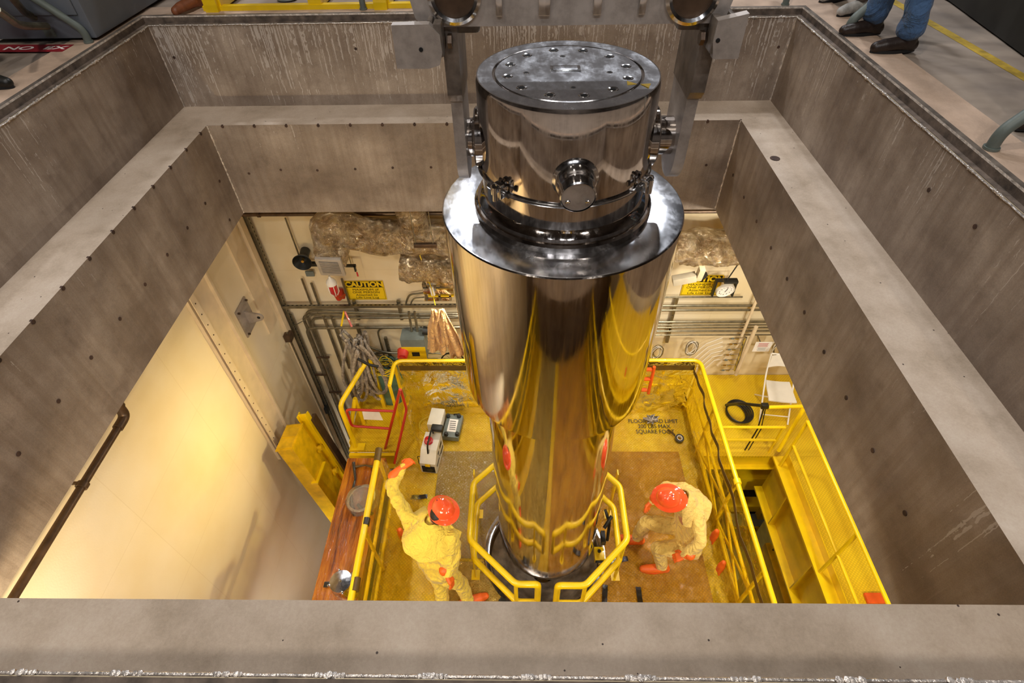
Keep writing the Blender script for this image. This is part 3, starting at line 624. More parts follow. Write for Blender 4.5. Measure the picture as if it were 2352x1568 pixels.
# ------------------------------------------------------------------ platform
def plate_hole(mb, x0, x1, y0, y1, c, r, z, th=0.0, n=96):
    angs = sorted([2*pi*i/n for i in range(n)]+[atan2(y-c[1], x-c[0]) % (2*pi) for x in (x0, x1) for y in (y0, y1)])
    def edge(a):
        dx, dy = cos(a), sin(a); t = min([((x1 if dx > 0 else x0)-c[0])/dx if abs(dx) > 1e-9 else 1e9, ((y1 if dy > 0 else y0)-c[1])/dy if abs(dy) > 1e-9 else 1e9]); return (c[0]+dx*t, c[1]+dy*t)
    m = len(angs); I = [(c[0]+r*cos(a), c[1]+r*sin(a)) for a in angs]; O_ = [edge(a) for a in angs]
    vs = [p+(z,) for p in I]+[p+(z,) for p in O_]+[p+(z-th,) for p in I]+[p+(z-th,) for p in O_]; fs = []
    for i in range(m):
        j = (i+1) % m; fs.append((i, m+i, m+j, j))
        if th: fs += [(2*m+i, 2*m+j, 3*m+j, 3*m+i), (i, j, 2*m+j, 2*m+i), (m+i, 3*m+i, 3*m+j, m+j)]
    mb.add(vs, fs)
HC = (0.26, 2.83); HR = 0.70; RZ = -4.08; PX0, PX1, PY0, PY1 = -1.80, 2.50, -1.30, 5.07
plat = thing('work_platform', (0.3, 3.2, FZ), 'yellow steel work platform with tread plate deck and round opening under the cask', 'platform')
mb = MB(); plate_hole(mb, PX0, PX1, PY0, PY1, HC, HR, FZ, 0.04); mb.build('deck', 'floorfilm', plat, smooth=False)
mb = MB()
for x in (PX0+.06, -0.7, 1.2, PX1-.06): mb.box((x, (PY0+PY1)/2, FZ-0.16), (0.10, PY1-PY0, 0.22))
for y in (PY0+.06, PY1-.06): mb.box(((PX0+PX1)/2, y, FZ-0.16), (PX1-PX0, 0.10, 0.22))
mb.build('support_frame', 'yellowdk', plat, smooth=False)
for x in (PX0+.08, PX1-.08):
    for y in (PY0+.08, 4.0): mb = MB(); mb.box((x, y, (FZ-0.27+LZ)/2), (0.12, 0.12, FZ-0.27-LZ)); mb.build('leg', 'yellowdk', plat, smooth=False)
mb = MB(); mb.lathe([(HR-0.03, -0.10), (HR-0.03, 0.02), (HR-0.015, 0.026), (HR+0.05, 0.02), (HR+0.055, 0.0)], (HC[0], HC[1], FZ), (0, 0, 1), 96); mb.build('opening_ring', 'bright', plat)
mb = MB(); mb.lathe([(HR-0.04, -0.12), (0.15, -0.55), (0.15, -1.2)], (HC[0], HC[1]-0.02, FZ), (0, 0, 1), 64); mb.build('guide_cone', 'darksteel', plat)
R_ = 0.024
rails = [('top_rail', RZ), ('mid_rail', -4.60), ('low_rail', -5.03)]
def railz(name, pts, z, r=R_): mb = MB(); mb.tube(bend([V(p+(z,)) for p in pts], 0.12), r, 12); return mb.build(name, 'yellow', plat)
for nm, z in rails:
    railz(nm, [(-1.78, 4.62), (-1.78, 5.06), (2.44, 5.06), (2.44, PY0)], z, 0.028 if nm == 'top_rail' else 0.022)
    railz(nm, [(-1.735, 3.52), (-1.64, PY0)], z, 0.036 if nm == 'top_rail' else 0.022)
for x, y in ((-1.78, 4.62), (-1.78, 5.0), (-1.30, 5.06), (-0.2, 5.06), (0.9, 5.06), (1.98, 5.06), (2.44, 5.0), (2.44, 4.25), (2.44, 3.2), (2.44, 2.2), (2.44, 1.0), (2.44, -.2), (-1.735, 3.52), (-1.71, 2.6), (-1.685, 1.7), (-1.66, .5), (-1.64, -.6)):
    mb = MB(); mb.tube([(x, y, FZ), (x, y, RZ)], 0.022, 10); mb.build('post', 'yellow', plat)
for ya, yb in ((4.25, 3.2), (3.2, 2.2)):
    mb = MB(); mb.tube([(2.44, ya, -5.0), (2.44, yb, -4.62)], 0.016, 8); mb.tube([(2.44, yb, -5.0), (2.44, ya, -4.62)], 0.016, 8); mb.build('cross_brace', 'yellow', plat)
for a, b in (((-1.78, 5.08), (2.46, 5.08)), ((2.47, 5.08), (2.47, PY0)), ((-1.74, 3.5), (-1.66, PY0))):
    mb = MB(); a, b = V(a+(FZ+0.06,)), V(b+(FZ+0.06,)); d = b-a; mb.box((a+b)/2, (d.length, 0.008, 0.12), Matrix.Rotation(atan2(d.y, d.x), 3, 'Z')); mb.build('toe_board', 'yellow', plat, smooth=False)
mb = MB(); mb.cyl((2.44, 3.23, RZ), (2.44, 3.17, RZ), 0.042, n=16); mb.build('rail_coupling', 'yellow', plat)
# stencilled load limit
tM = basis(P(1497, 985, z=FZ+0.012), (1, 0, 0), (0, 1, 0))
text_mesh('stencil_text', 'FLOOR LOAD LIMIT\n200 LBS MAX\nSQUARE FOOT', 0.098, basis(V((1.93, 4.70, FZ+0.018)), (1, 0.0, 0), (0, 1, 0)), 'black', plat, extrude=0.0003, sx=0.85)

def mat_cut(name, x0, x1, y0, y1, z, mt, label, cat, par=None, step=0.02, th=0.006):
    mb = MB(); nx, ny = int((x1-x0)/step), int((y1-y0)/step)
    def inside(i, j): return (x0+(i+.5)*(x1-x0)/nx-HC[0])**2+(y0+(j+.5)*(y1-y0)/ny-HC[1])**2 < (HR+0.01)**2
    vid = {}; vs = []; fs = []
    def vv(i, j):
        if (i, j) not in vid: vid[(i, j)] = len(vs); x = x0+i*(x1-x0)/nx; y = y0+j*(y1-y0)/ny; vs.append((x, y, z+0.004*noise.noise(V((x*3, y*3, 0)))))
        return vid[(i, j)]
    for i in range(nx):
        for j in range(ny):
            if not inside(i, j): fs.append((vv(i, j), vv(i+1, j), vv(i+1, j+1), vv(i, j+1)))
    mb.add(vs, fs); o = mb.build(name, mt, par)
    s = o.modifiers.new('thick', 'SOLIDIFY'); s.thickness = th; s.offset = -1
    if label: tag(o, label, cat)
    return o
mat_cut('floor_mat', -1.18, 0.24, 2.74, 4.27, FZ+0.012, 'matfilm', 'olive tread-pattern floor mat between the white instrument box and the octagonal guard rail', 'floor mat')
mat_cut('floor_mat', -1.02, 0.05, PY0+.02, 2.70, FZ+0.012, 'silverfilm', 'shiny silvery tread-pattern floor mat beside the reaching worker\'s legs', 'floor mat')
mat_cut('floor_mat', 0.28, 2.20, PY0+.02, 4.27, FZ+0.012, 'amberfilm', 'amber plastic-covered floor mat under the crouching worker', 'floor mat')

# octagonal guard rails round the cask, one for each side
def guard(side):
    s = -1 if side == 'l' else 1
    o = thing('guard_rail', (-0.25 if s < 0 else 0.8, 2.83, FZ), 'yellow tubular half-octagon guard rail on the %s side of the cask base' % ('reaching worker\'s' if s < 0 else 'crouching worker\'s'), 'guard rail')
    P0 = [(0.148, 2.05), (-0.075, 2.05), (-0.572, 2.51), (-0.572, 3.17), (-0.13, 3.62), (0.148, 3.62)] if s < 0 else [(0.345, 2.04), (0.62, 2.04), (1.10, 2.51), (1.10, 3.14), (0.66, 3.62), (0.36, 3.62)]
    up = [p+(RZ,) for p in P0]; lo = [(HC[0]+(p[0]-HC[0])*0.985, p[1] if abs(p[1]-2.83) < .4 else 2.83+(p[1]-2.83)*1.0, -4.58) for p in P0]
    loop = [up[0]]+up[1:]+[lo[-1]]+lo[::-1][1:]+[up[0]]
    mb = MB(); mb.tube(bend([V(p) for p in ([lo[0]]+up+[lo[-1]])], 0.05, 4), 0.034, 12); mb.build('top_rail', 'yellow', o)
    mb = MB(); mb.tube(bend([V(p) for p in lo], 0.05, 4), 0.034, 12); mb.build('lower_rail', 'yellow', o)
    for p in ((P0[2][0], 2.42), (P0[2][0], 3.2)):
        x = p[0]; mb = MB(); mb.box((x-s*0.0, p[1]+.12, (RZ+FZ)/2), (0.012, 0.07, RZ-FZ)); mb.box((x, p[1]+.12, FZ+0.012), (0.10, 0.12, 0.02)); mb.build('post', 'yellow', o, smooth=False)
    for p in (P0[1], P0[-2]):
        mb = MB(); mb.tube([(p[0], p[1], RZ), (p[0], p[1], FZ+0.005)], 0.022, 10); mb.cyl((p[0], p[1], FZ+0.002), (p[0], p[1], FZ+0.02), 0.05); mb.build('post', 'yellow', o)
guard('l'); guard('r')

# ------------------------------------------------------------------ yellow film draped on the rails
def sheet(name, A, B, C_, D, amp, nu, nv, label, mt='film', seed=0.0, fn=None):
    """crumpled sheet: A-B along the top, D-C along the foot"""
    A, B, C_, D = map(V, (A, B, C_, D)); nrm = (B-A).cross(D-A).normalized()
    def f(u, v):
        p = (A.lerp(B, u)).lerp(D.lerp(C_, u), v); q = p*1.0+V((seed, seed*2, 0))
        w = amp*(0.6*noise.noise(q*2.1)+0.45*abs(noise.noise(q*5.3))+0.2*abs(noise.noise(q*13)))*min(1, 0.15+3*v)
        p = p+nrm*w
        if fn: p = fn(p, u, v)
        return p
    mb = MB(); mb.grid(f, nu, nv); return tag(mb.build(name, mt, None, ang=50), label, 'plastic film')
sheet('film_sheet', (-1.76, 5.03, RZ), (2.41, 5.03, RZ), (2.36, 4.93, FZ+0.03), (-1.66, 4.93, FZ+0.03), 0.12, 150, 44, 'yellow translucent film hung on the rear railing behind the cask', seed=3.1)
sheet('film_sheet', (2.41, 5.02, RZ), (2.41, PY0, RZ), (2.20, PY0, FZ+0.03), (2.40, 4.95, FZ+0.03), 0.14, 240, 44, 'yellow translucent film hung on the long railing behind the crouching worker', seed=8.7)
sheet('film_sheet', (-1.70, 3.5, RZ), (-1.615, PY0, RZ), (-1.20, PY0, FZ+0.03), (-1.42, 3.6, FZ+0.03), 0.16, 190, 44, 'yellow translucent film hung on the railing beside the reaching worker', seed=5.2)
sheet('film_sheet', (-1.77, 5.03, RZ), (-1.62, 4.5, -4.35), (-1.36, 4.0, FZ+0.03), (-1.60, 4.9, FZ+0.03), 0.14, 40, 44, 'bunched yellow film gathered at the rear corner post by the red gate', seed=11.0)
# dark adhesive tape running along the film just under the rail
def tape(name, pts, w, label, mt='tape_dk', up=(0, 0, 1), wav=0.012):
    mb = MB(); pts = [V(p) for p in pts]; n = 60; L = len(pts)-1; row = []
    for i in range(n+1):
        t = i/n*L; k = min(int(t), L-1); p = pts[k].lerp(pts[k+1], t-k); off = V((noise.noise(V((i*.31, 0, 7)))*wav, 0, noise.noise(V((i*.37, 3, 1)))*wav))
        row += [p+off+V(up)*w/2, p+off-V(up)*w/2]
    mb.add(row, [(2*i, 2*i+1, 2*i+3, 2*i+2) for i in range(n)]); o = mb.build(name, mt)
    m = o.modifiers.new('thick', 'SOLIDIFY'); m.thickness = 0.003; return tag(o, label, 'tape')
tape('tape_strip', [(-1.72, 5.00, RZ-0.085), (2.36, 5.00, RZ-0.085)], 0.10, 'dark brown tape band along the film of the rear railing', wav=0.004)
tape('tape_strip', [(2.365, 5.0, RZ-0.08), (2.36, 3.2, RZ-0.10), (2.35, PY0, RZ-0.10)], 0.07, 'wavy dark tape strip along the long railing behind the crouching worker', wav=0.05)
mb = MB(); mb.cyl((-1.735, 3.62, RZ+0.02), (-1.733, 3.46, RZ), 0.041, n=16); tag(mb.build('tape_wrap', 'tape_dk'), 'dark tape wound on the far end of the railing near the raised glove', 'tape')
mb = MB(); mb.cyl((-1.712, 2.74, RZ), (-1.710, 2.66, RZ), 0.040, n=16); tag(mb.build('tape_wrap', 'blacktape'), 'dark tape wound on the railing beside the clear plastic hood', 'tape')
mb = MB(); mb.cyl((-1.685, 2.10, RZ), (-1.682, 1.97, RZ), 0.040, n=16); tag(mb.build('tape_wrap', 'tape_dk'), 'brown tape wound on the railing next to the steel canister', 'tape')
for pts, lb in (([P(1440, 1283, z=FZ+.03), P(1400, 1290, z=FZ+.03)], 'short black tape piece lying level with the crouching worker\'s front foot'),
                ([P(1466, 1350, z=FZ+.03), P(1472, 1392, z=FZ+.03)], 'black tape piece in front of the crouching worker, nearest the pit edge'),
                ([P(1390, 1345, z=FZ+.03), P(1388, 1392, z=FZ+.03)], 'long dark tape piece on the film close to the guard rail'),
                ([P(1150, 1375, z=FZ+.03), P(1172, 1395, z=FZ+.03)], 'black tape piece by the guard rail on the reaching worker\'s side'),
                ([P(945, 1142, z=FZ+.035), P(980, 1140, z=FZ+.035)], 'olive tape patch on the film beneath the reaching worker\'s raised arm')):
    a, b = pts; d = (b-a); M = Matrix.Rotation(atan2(d.y, d.x), 3, 'Z'); mb = MB()
    mb.grid(lambda u, v: (a+b)/2+M @ V(((u-.5)*d.length*1.1, (v-.5)*0.06, 0.006*sin(u*9))), 10, 3); o = mb.build('tape_piece', 'blacktape'); m = o.modifiers.new('t', 'SOLIDIFY'); m.thickness = .004; tag(o, lb, 'tape')
mb = MB(); c = P(1560, 1008, z=FZ+.03)
mb.lathe([(0.038, -0.026), (0.062, -0.026), (0.064, 0), (0.062, 0.026), (0.038, 0.026), (0.038, -0.026)], c+V((0, 0, .012)), (0, -0.15, 1), 32)
o = thing('tape_roll', c-V((0, 0, .02)), 'roll of black tape lying beside the stencilled floor text', 'tape roll'); b_ = mb.build('roll', 'blacktape', o)
mb = MB(); mb.lathe([(0.032, -0.024), (0.0382, -0.024), (0.0382, 0.027), (0.032, 0.027), (0.032, -0.024)], c+V((0, 0, .012)), (0, -0.15, 1), 32); mb.build('core', 'paper', o)
mb = MB(); mb.grid(lambda u, v: c+V((-0.05-u*0.09, 0.03+u*0.10+v*.03, 0.0+v*0.03+0.01*sin(u*3))), 8, 2); mb.build('loose_end', 'tape_dk', o)
for i, (px, py, lb) in enumerate(((1642, 1228, 'orange glove hung on the long railing behind the crouching worker, the one nearer their back'), (1657, 1300, 'orange glove hung low on the film near the pit edge behind the crouching worker'), (921, 1225, 'orange glove seen through film behind the reaching worker\'s back'))):
    q = P(px, py, x=2.27 if i < 2 else -1.48); mb = MB(); mb.limb([q+V((0, 0, .10)), q, q-V((0, 0, .10))], [0.03, 0.045, 0.04], 10)
    for k in range(4): mb.limb([q+V((0, (k-1.5)*.022, -.10)), q+V((0, (k-1.5)*.026, -.17))], [0.013, 0.010], 8)
    o = mb.build('hanging_glove', 'orange'); remesh(o, 0.008, 2); tag(o, lb, 'glove')
# ------------------------------------------------------------------ rear deck, ladder rail, red gate
deck = thing('rear_deck', (0.5, 5.4, FZ), 'yellow tread plate deck along the back wall behind the work platform', 'deck')
mb = MB(); mb.box((-2.15, 5.0, FZ-0.02), (0.70, 1.42, 0.04)); mb.build('deck_plate', 'deckyellow', deck, smooth=False)
mb = MB(); mb.box((3.85, 4.96, FZ-0.02), (2.66, 1.50, 0.04)); mb.build('deck_plate', 'deckyellow', deck, smooth=False)
mb = MB(); mb.box((0.35, 5.41, FZ-0.02), (4.30, 0.60, 0.04)); mb.build('deck_plate', 'deckyellow', deck, smooth=False)
for x0, x1 in ((-2.50, -1.84), (2.54, 5.18)):
    mb = MB(); mb.box(((x0+x1)/2, 4.26, FZ-0.18), (x1-x0, 0.05, 0.27)); mb.box(((x0+x1)/2, 4.22, FZ-0.27), (x1-x0, 0.12, 0.02)); mb.build('edge_beam', 'yellow', deck, smooth=False)
for x in (-2.4, 2.7, 5.0):
    mb = MB(); mb.box((x, 5.5, (FZ-.04+LZ)/2), (0.12, 0.12, FZ-.04-LZ)); mb.build('leg', 'yellowdk', deck, smooth=False)
mb = MB(); mb.box((-2.48, 5.0, FZ+.06), (0.01, 1.3, 0.12)); mb.build('toe_board', 'yellow', deck, smooth=False)

lad = thing('ladder_rail', P(812, 1030, z=FZ), 'yellow bent tube handrail standing at the left end of the rear deck', 'handrail')
A_ = P(838, 835, y=5.0); B_ = P(780, 930, y=4.45); C_ = P(818, 1028, z=FZ+.01)
mb = MB(); mb.tube(bend([A_, B_, C_], 0.1), 0.034, 12); mb.box(C_+V((0.03, 0, .015)), (0.2, 0.12, 0.03)); mb.build('outer_tube', 'yellow', lad)
A2 = A_+V((.06, .1, 0)); mb = MB(); mb.box(((A2+V((A2.x, A2.y, FZ)))/2), (0.05, 0.08, A2.z-FZ)); mb.build('upright', 'yellow', lad, smooth=False)
mb = MB(); mb.tube([P(815, 915, y=4.75), P(805, 990, y=4.5)], 0.03, 10); mb.tube([P(815, 915, y=4.75), P(815, 915, y=4.75)*1-V((0, 0, 0.6))], 0.03, 10); mb.build('inner_tube', 'yellow', lad)

gate = thing('swing_gate', P(900, 1050, z=FZ), 'red tubular swing gate with white card at the platform entry', 'gate')
def dn(p, z): return V((p.x, p.y, z))
g0 = P(905, 946, z=-4.25); hx = g0.x
mb = MB(); mb.tube(bend([P(905, 944, y=4.35), P(795, 940, y=4.35), P(808, 978, y=4.35), P(895, 984, y=4.35)], 0.06), 0.018, 10); gf = mb.build('gate_frame', 'red', gate)
mb = MB(); mb.tube([P(919, 894, y=4.33), P(884, 1033, y=4.33)], 0.020, 10); mb.build('gate_post', 'red', gate)
mb = MB(); mb.tube(bend([P(921, 896, y=4.45), P(934, 940, y=4.40), P(906, 1064, y=4.02)], 0.05), 0.018, 10); mb.build('gate_post', 'red', gate)
q = [P(831, 942, y=4.37), P(870, 944, y=4.37), P(880, 965, y=4.37), P(836, 963, y=4.37)]
mb = MB(); mb.prism(q, (0, 0.002, 0)); mb.build('white_card', 'paper', gate, smooth=False)
# red steps frame behind the cask on the right
o = thing('step_frame', P(1490, 930, z=FZ), 'orange-red folding frame leaning behind the rear railing right of the cask', 'frame')
for dx in (0, 0.0):
    pass
mb = MB(); mb.tube([P(1503, 842, y=4.86), P(1489, 903, y=4.86)], 0.022, 10); mb.build('upright', 'orangefab', o)
for a in ((1497, 848), (1493, 870), (1486, 895)):
    q = P(*a, y=4.86); mb = MB(); mb.box(q+V((-.05, 0, 0)), (0.10, 0.05, 0.03), bev=.006); mb.build('rung', 'orangefab', o)

# ------------------------------------------------------------------ conduits on the back wall
bank = thing('conduit_bank', (-2.2, WY, -3.6), 'bank of grey conduits and strut channels on the back wall left of the cask', 'conduits')
bankr = thing('conduit_bank', (3.0, WY, -3.6), 'bank of grey horizontal conduits on the back wall right of the cask', 'conduits')
def cond(par, pts, r, mt='conduit', name='conduit'):
    mb = MB(); mb.tube(bend(pts, 0.14), r*.74, 10); return mb.build(name, mt, par)
def strut(par, p0, p1, w=0.041, y=None):
    mb = MB(); d = (V(p1)-V(p0)); c = (V(p0)+V(p1))/2; M = d.to_track_quat('X', 'Z').to_matrix(); mb.box(c, (d.length, w, w), M)
    mb.mat(1); n = int(d.length/0.06)
    for i in range(n): mb.box(V(p0)+d*((i+.5)/n)+M @ V((0, -w/2*0 , w/2)), (0.028, 0.013, 0.003), M)
    return mb.build('strut_channel', ['conduit', 'void'], par, smooth=False)
yy = WY-0.07
def W_(px, py, y=yy): return P(px, py, y=y)
strut(bank, W_(648, 704, 5.60), W_(1090, 701, 5.60))
cond(bank, [W_(1090, 727), W_(700, 712), W_(700, 712)+V((-0.0, 0, -1.9))], 0.028)
for (px, py, r, zb_, rr) in ((693, 722, 0.026, -7.2, 0), (712, 730, 0.026, -7.0, 0), (702, 752, 0.034, -7.4, 0)):
    e = W_(px, py); s_ = V((-0.5, yy, e.z)); cond(bank, [s_, e, V((e.x, e.y, zb_))], r)
for px, py, zb_, r in ((742, 722, -7.2, 0.030), (760, 722, -4.9, 0.030), (655, 500, -2.9, 0.014), (693, 640, -3.55, 0.020), (715, 650, -3.6, 0.024), (785, 640, -3.6, 0.022), (720, 505, -2.4, 0.008), (776, 500, -2.9, 0.008), (668, 722, -7.4, 0.02)):
    e = W_(px, py); cond(bank, [e, V((e.x, e.y, zb_))], r)
e = W_(760, 722); cond(bank, [W_(760, 722), V((e.x, yy, -4.2)), V((e.x+.3, yy, -4.55)), V((e.x+.9, yy, -4.55))], 0.026)
cond(bank, [V((-0.5, yy, W_(865, 753).z)), V((W_(865, 753).x, yy, W_(865, 753).z)), V((W_(865, 753).x, yy, -4.45)), V((W_(865, 753).x, yy, -4.9))], 0.018)
cond(bank, [V((-0.6, yy-.03, W_(885, 810).z)), W_(885, 810, yy-.03), W_(845, 795, yy-.03)], 0.02)
cond(bank, [V((-0.6, yy-.03, W_(885, 822).z)), W_(885, 822, yy-.03), W_(845, 806, yy-.03)], 0.02)
cond(bank, [W_(932, 702), W_(934, 690), W_(940, 676), W_(975, 672)], 0.018); cond(bank, [W_(943, 702), W_(945, 692), W_(952, 684), W_(975, 682)], 0.014)
for px in (812, 914):
    a = W_(px, 690, 5.66); strut(bank, a, V((a.x, a.y, a.z-0.36)))
for px, py in ((820, 745), (885, 775)): a = W_(px, py, 5.69); strut(bank, a, V((a.x, a.y, a.z-0.55)))
for i, (px, py) in enumerate(((742, 820), (770, 900), (735, 860))): a = W_(px, py, 5.63); mb = MB(); mb.box(a, (0.20, 0.03, 0.03), bev=.004); mb.build('pipe_clamp', 'conduitdk', bank)
a = W_(672, 750, 5.60); cond(bank, [W_(672, 750, 5.60), W_(730, 718, 5.60)], 0.008)
for py, r in ((682, 0.018), (702, 0.026), (712, 0.024), (739, 0.026), (746, 0.016), (752, 0.016), (760, 0.020), (769, 0.014)):
    z = W_(1600, py).z; x1 = 4.9 if py > 700 else 3.0; cond(bankr, [V((0.6, yy, z)), V((x1, yy, z))], r)
for px, pa, pb in ((1555, 684, 712), (1545, 722, 745), (1540, 752, 775)):
    a = W_(px, pa, 5.67); strut(bankr, a, V((a.x, a.y, a.z-0.3)))
for px in (1737,): a = W_(px, 690, 5.58); cond(bankr, [a+V((-.0, 0, 0.25)), a+V((0, 0, -0.9)), a+V((-.2, -.02, -1.3))], 0.028, 'wallpaint')
# dark pipe across the head of the back wall
o = thing('brown_pipe', W_(560, 492, 5.50), 'dark brown horizontal pipe just under the slab along the back wall', 'pipe')
z = P(800, 491, y=5.50).z; mb = MB(); mb.tube([(WX+.02, 5.50, z), (3.02, 5.50, z-.0)], 0.024, 10); mb.build('pipe', 'conduitdk', o)
for x in (-3.1, -1.2, 2.9): mb = MB(); mb.cyl((x-.015, 5.5, z), (x+.015, 5.5, z), 0.034); mb.box((x, 5.5, (z+ZB)/2), (0.02, 0.02, ZB-z)); mb.build('hanger', 'conduitdk', o)

# ------------------------------------------------------------------ foil-wrapped duct
def duct(name, pts, rad, par, seed=0, n=28, sq=0.65):
    pts = bend(pts, 0.35, 8); fine = []
    for i in range(len(pts)-1):
        L = (pts[i+1]-pts[i]).length; k = max(1, int(L/0.03))
        for j in range(k): fine.append(pts[i].lerp(pts[i+1], j/k))
    fine.append(pts[-1]); mb = MB(); m = len(fine); u = None; rings = []
    for i, p in enumerate(fine):
        d = (fine[min(i+1, m-1)]-fine[max(i-1, 0)]).normalized()
        if u is None: u, w = frame(d)
        else: u = (u-d*u.dot(d)).normalized(); w = d.cross(u)
        r0 = rad(i/(m-1)) if callable(rad) else rad
        for j in range(n):
            a = 2*pi*j/n; k = (abs(cos(a))**4+abs(sin(a))**4)**(-0.25); k = 1+(k-1)*sq
            q = p+(u*cos(a)+w*sin(a))*r0*k; nn = noise.noise(q*4+V((seed, 0, 0)))*0.045+abs(noise.noise(q*11))*0.03-abs(noise.noise(q*23+V((5, 5, 5))))*0.018
            rings.append(q+(u*cos(a)+w*sin(a))*nn)
    mb.add(rings, [(i*n+j, i*n+(j+1) % n, (i+1)*n+(j+1) % n, (i+1)*n+j) for i in range(m-1) for j in range(n)]+[tuple(range(n-1, -1, -1)), tuple(range((m-1)*n, m*n))])
    return mb.build(name, 'foil', par, ang=60)
du = thing('insulated_duct', (0, 5.3, -2.4), 'foil-wrapped air duct under the slab with a square grille at its left end', 'duct')
g = P(757, 612, y=5.05)
duct('duct_run', [g+V((0, 0.06, 0.0)), g+V((0.0, 0.22, 0.06)), g+V((-0.02, 0.30, 0.42)), V((-1.85, 5.38, -2.22)), V((-0.9, 5.38, -2.24)), V((0.4, 5.38, -2.36)), V((3.2, 5.38, -2.40)), V((3.45, 5.36, -2.9))], lambda t: 0.175+0.03*sin(t*9), du)
duct('riser', [V((-1.28, 5.38, -2.2)), V((-1.25, 5.4, -1.70))], 0.17, du, 4)
duct('low_section', [V((-1.5, 5.32, -2.62)), V((-0.3, 5.32, -2.78))], 0.17, du, 9)
duct('low_section', [V((1.9, 5.34, -2.50)), V((2.9, 5.34, -2.52))], 0.10, du, 13)
gx = V((1, 0.0, -0.06)).normalized(); gn = V((0.05, -0.95, -0.22)).normalized(); gy = gn.cross(gx).normalized()*-1; gM = Matrix((gx, gy, gn)).transposed(); gc = g+V((0, 0.03, -0.02))
MT['grille'] = simple('grille_paint', '#a99f92', .5); mb = MB(); mb.box(gc, (0.30, 0.30, 0.05), gM, 0.01); grf = mb.build('grille_frame', 'grille', du)
mb = MB()
mb.box(gc+gn*0.018, (0.22, 0.22, 0.018), gM)
mb.mat(1)
for i in range(11): mb.box(gc+gn*0.030+gy*(i-5)*0.020, (0.22, 0.010, 0.004), gM)
mb.build('louvre', ['void', 'grille'], grf, smooth=False)
# threaded rods and duct hanger
for i, (px, zb_) in enumerate(((890, -3.0), (1047-60, -2.6), (1025-40, -2.45))):
    pass
rod = thing('strut_hanger', P(977, 562, y=5.10), 'short grey strut hanging on two thin rods in front of the foil duct', 'hanger')
q = P(977, 563, y=5.10); mb = MB(); mb.box(q, (0.26, 0.045, 0.045), bev=.004); mb.build('strut', 'conduitdk', rod, smooth=False)
for dx in (-.11, .09): mb = MB(); mb.cyl(q+V((dx, 0, 0)), (q.x+dx, q.y, ZB+.01), 0.005, n=8); mb.build('rod', 'conduit', rod)

# ------------------------------------------------------------------ things on the back wall
def caution(px0, py0, px1, py1, label):
    c = P((px0+px1)/2, (py0+py1)/2, y=WY-0.012); a = P(px0, (py0+py1)/2, y=WY-0.012); b = P(px1, (py0+py1)/2, y=WY-0.012); w = b.x-a.x
    t_ = P((px0+px1)/2, py0, y=WY-.012); b_ = P((px0+px1)/2, py1, y=WY-.012); h = t_.z-b_.z
    o = thing('caution_sign', (c.x, WY, c.z), label, 'sign'); mb = MB(); mb.box(c, (w, 0.006, h)); mb.build('sign_panel', 'sign_y', o, smooth=False)
    mb = MB(); y = WY-.0155
    for (cx, cz, ww, hh) in ((0, h/2-.012, w-.02, .004), (0, -h/2+.012, w-.02, .004), (-w/2+.012, 0, .004, h-.02), (w/2-.012, 0, .004, h-.02)): mb.box((c.x+cx, y, c.z+cz), (ww, .001, hh))
    mb.box((c.x, y, c.z+h*0.32), (w-.02, .001, h*.31)); mb.build('black_panel', 'sign_k', o, smooth=False)
    text_mesh('heading', 'CAUTION', h*0.34, basis((c.x, y-.002, c.z+h*0.315), (1, 0, 0), (0, 0, 1)), 'sign_y', o, sx=1.0, bold=0.006)
    text_mesh('message', 'MAXIMUM of\nONE PERSON\nAttached to\nLife Line Lug', h*0.148, basis((c.x, y-.001, c.z-h*0.17), (1, 0, 0), (0, 0, 1)), 'sign_k', o, sx=1.25)
caution(796, 645, 884, 688, 'yellow and black caution sign on the back wall next to the red beacon')
caution(1568, 632, 1655, 678, 'yellow and black caution sign on the back wall half hidden behind the clock')
# horn loudspeaker
q = P(694, 603, y=5.42); o = thing('horn_speaker', q, 'dark grey horn loudspeaker on the back wall left of the duct grille', 'loudspeaker'); d = V((0.12, -0.95, 0.02)).normalized()
mb = MB(); mb.lathe([(0.118, 0.0), (0.110, -0.01), (0.085, -0.06), (0.060, -0.11), (0.050, -0.14)], q, d, 32); mb.lathe([(0.118, 0.0), (0.112, 0.004), (0.09, -0.03), (0.06, -0.08), (0.03, -0.10), (0.0, -0.10)], q, d, 32); mb.build('horn', 'darkeq', o)
mb = MB(); mb.cyl(q-d*0.08, q-d*0.02, 0.018, n=14); mb.build('driver_plug', 'brass', o)
mb = MB(); mb.cyl(q-d*0.12, q-d*0.26, 0.06, n=20); mb.build('housing', 'darkeq', o); mb = MB(); mb.box(q+V((0, 0.18, -0.16)), (0.22, 0.06, 0.04)); mb.build('bracket', 'darkeq', o, smooth=False)
mb = MB(); q2 = P(712, 628, y=5.66); mb.box(q2, (0.11, 0.03, 0.08), bev=.004); mb.build('junction_box', 'greymetal', o, smooth=False)
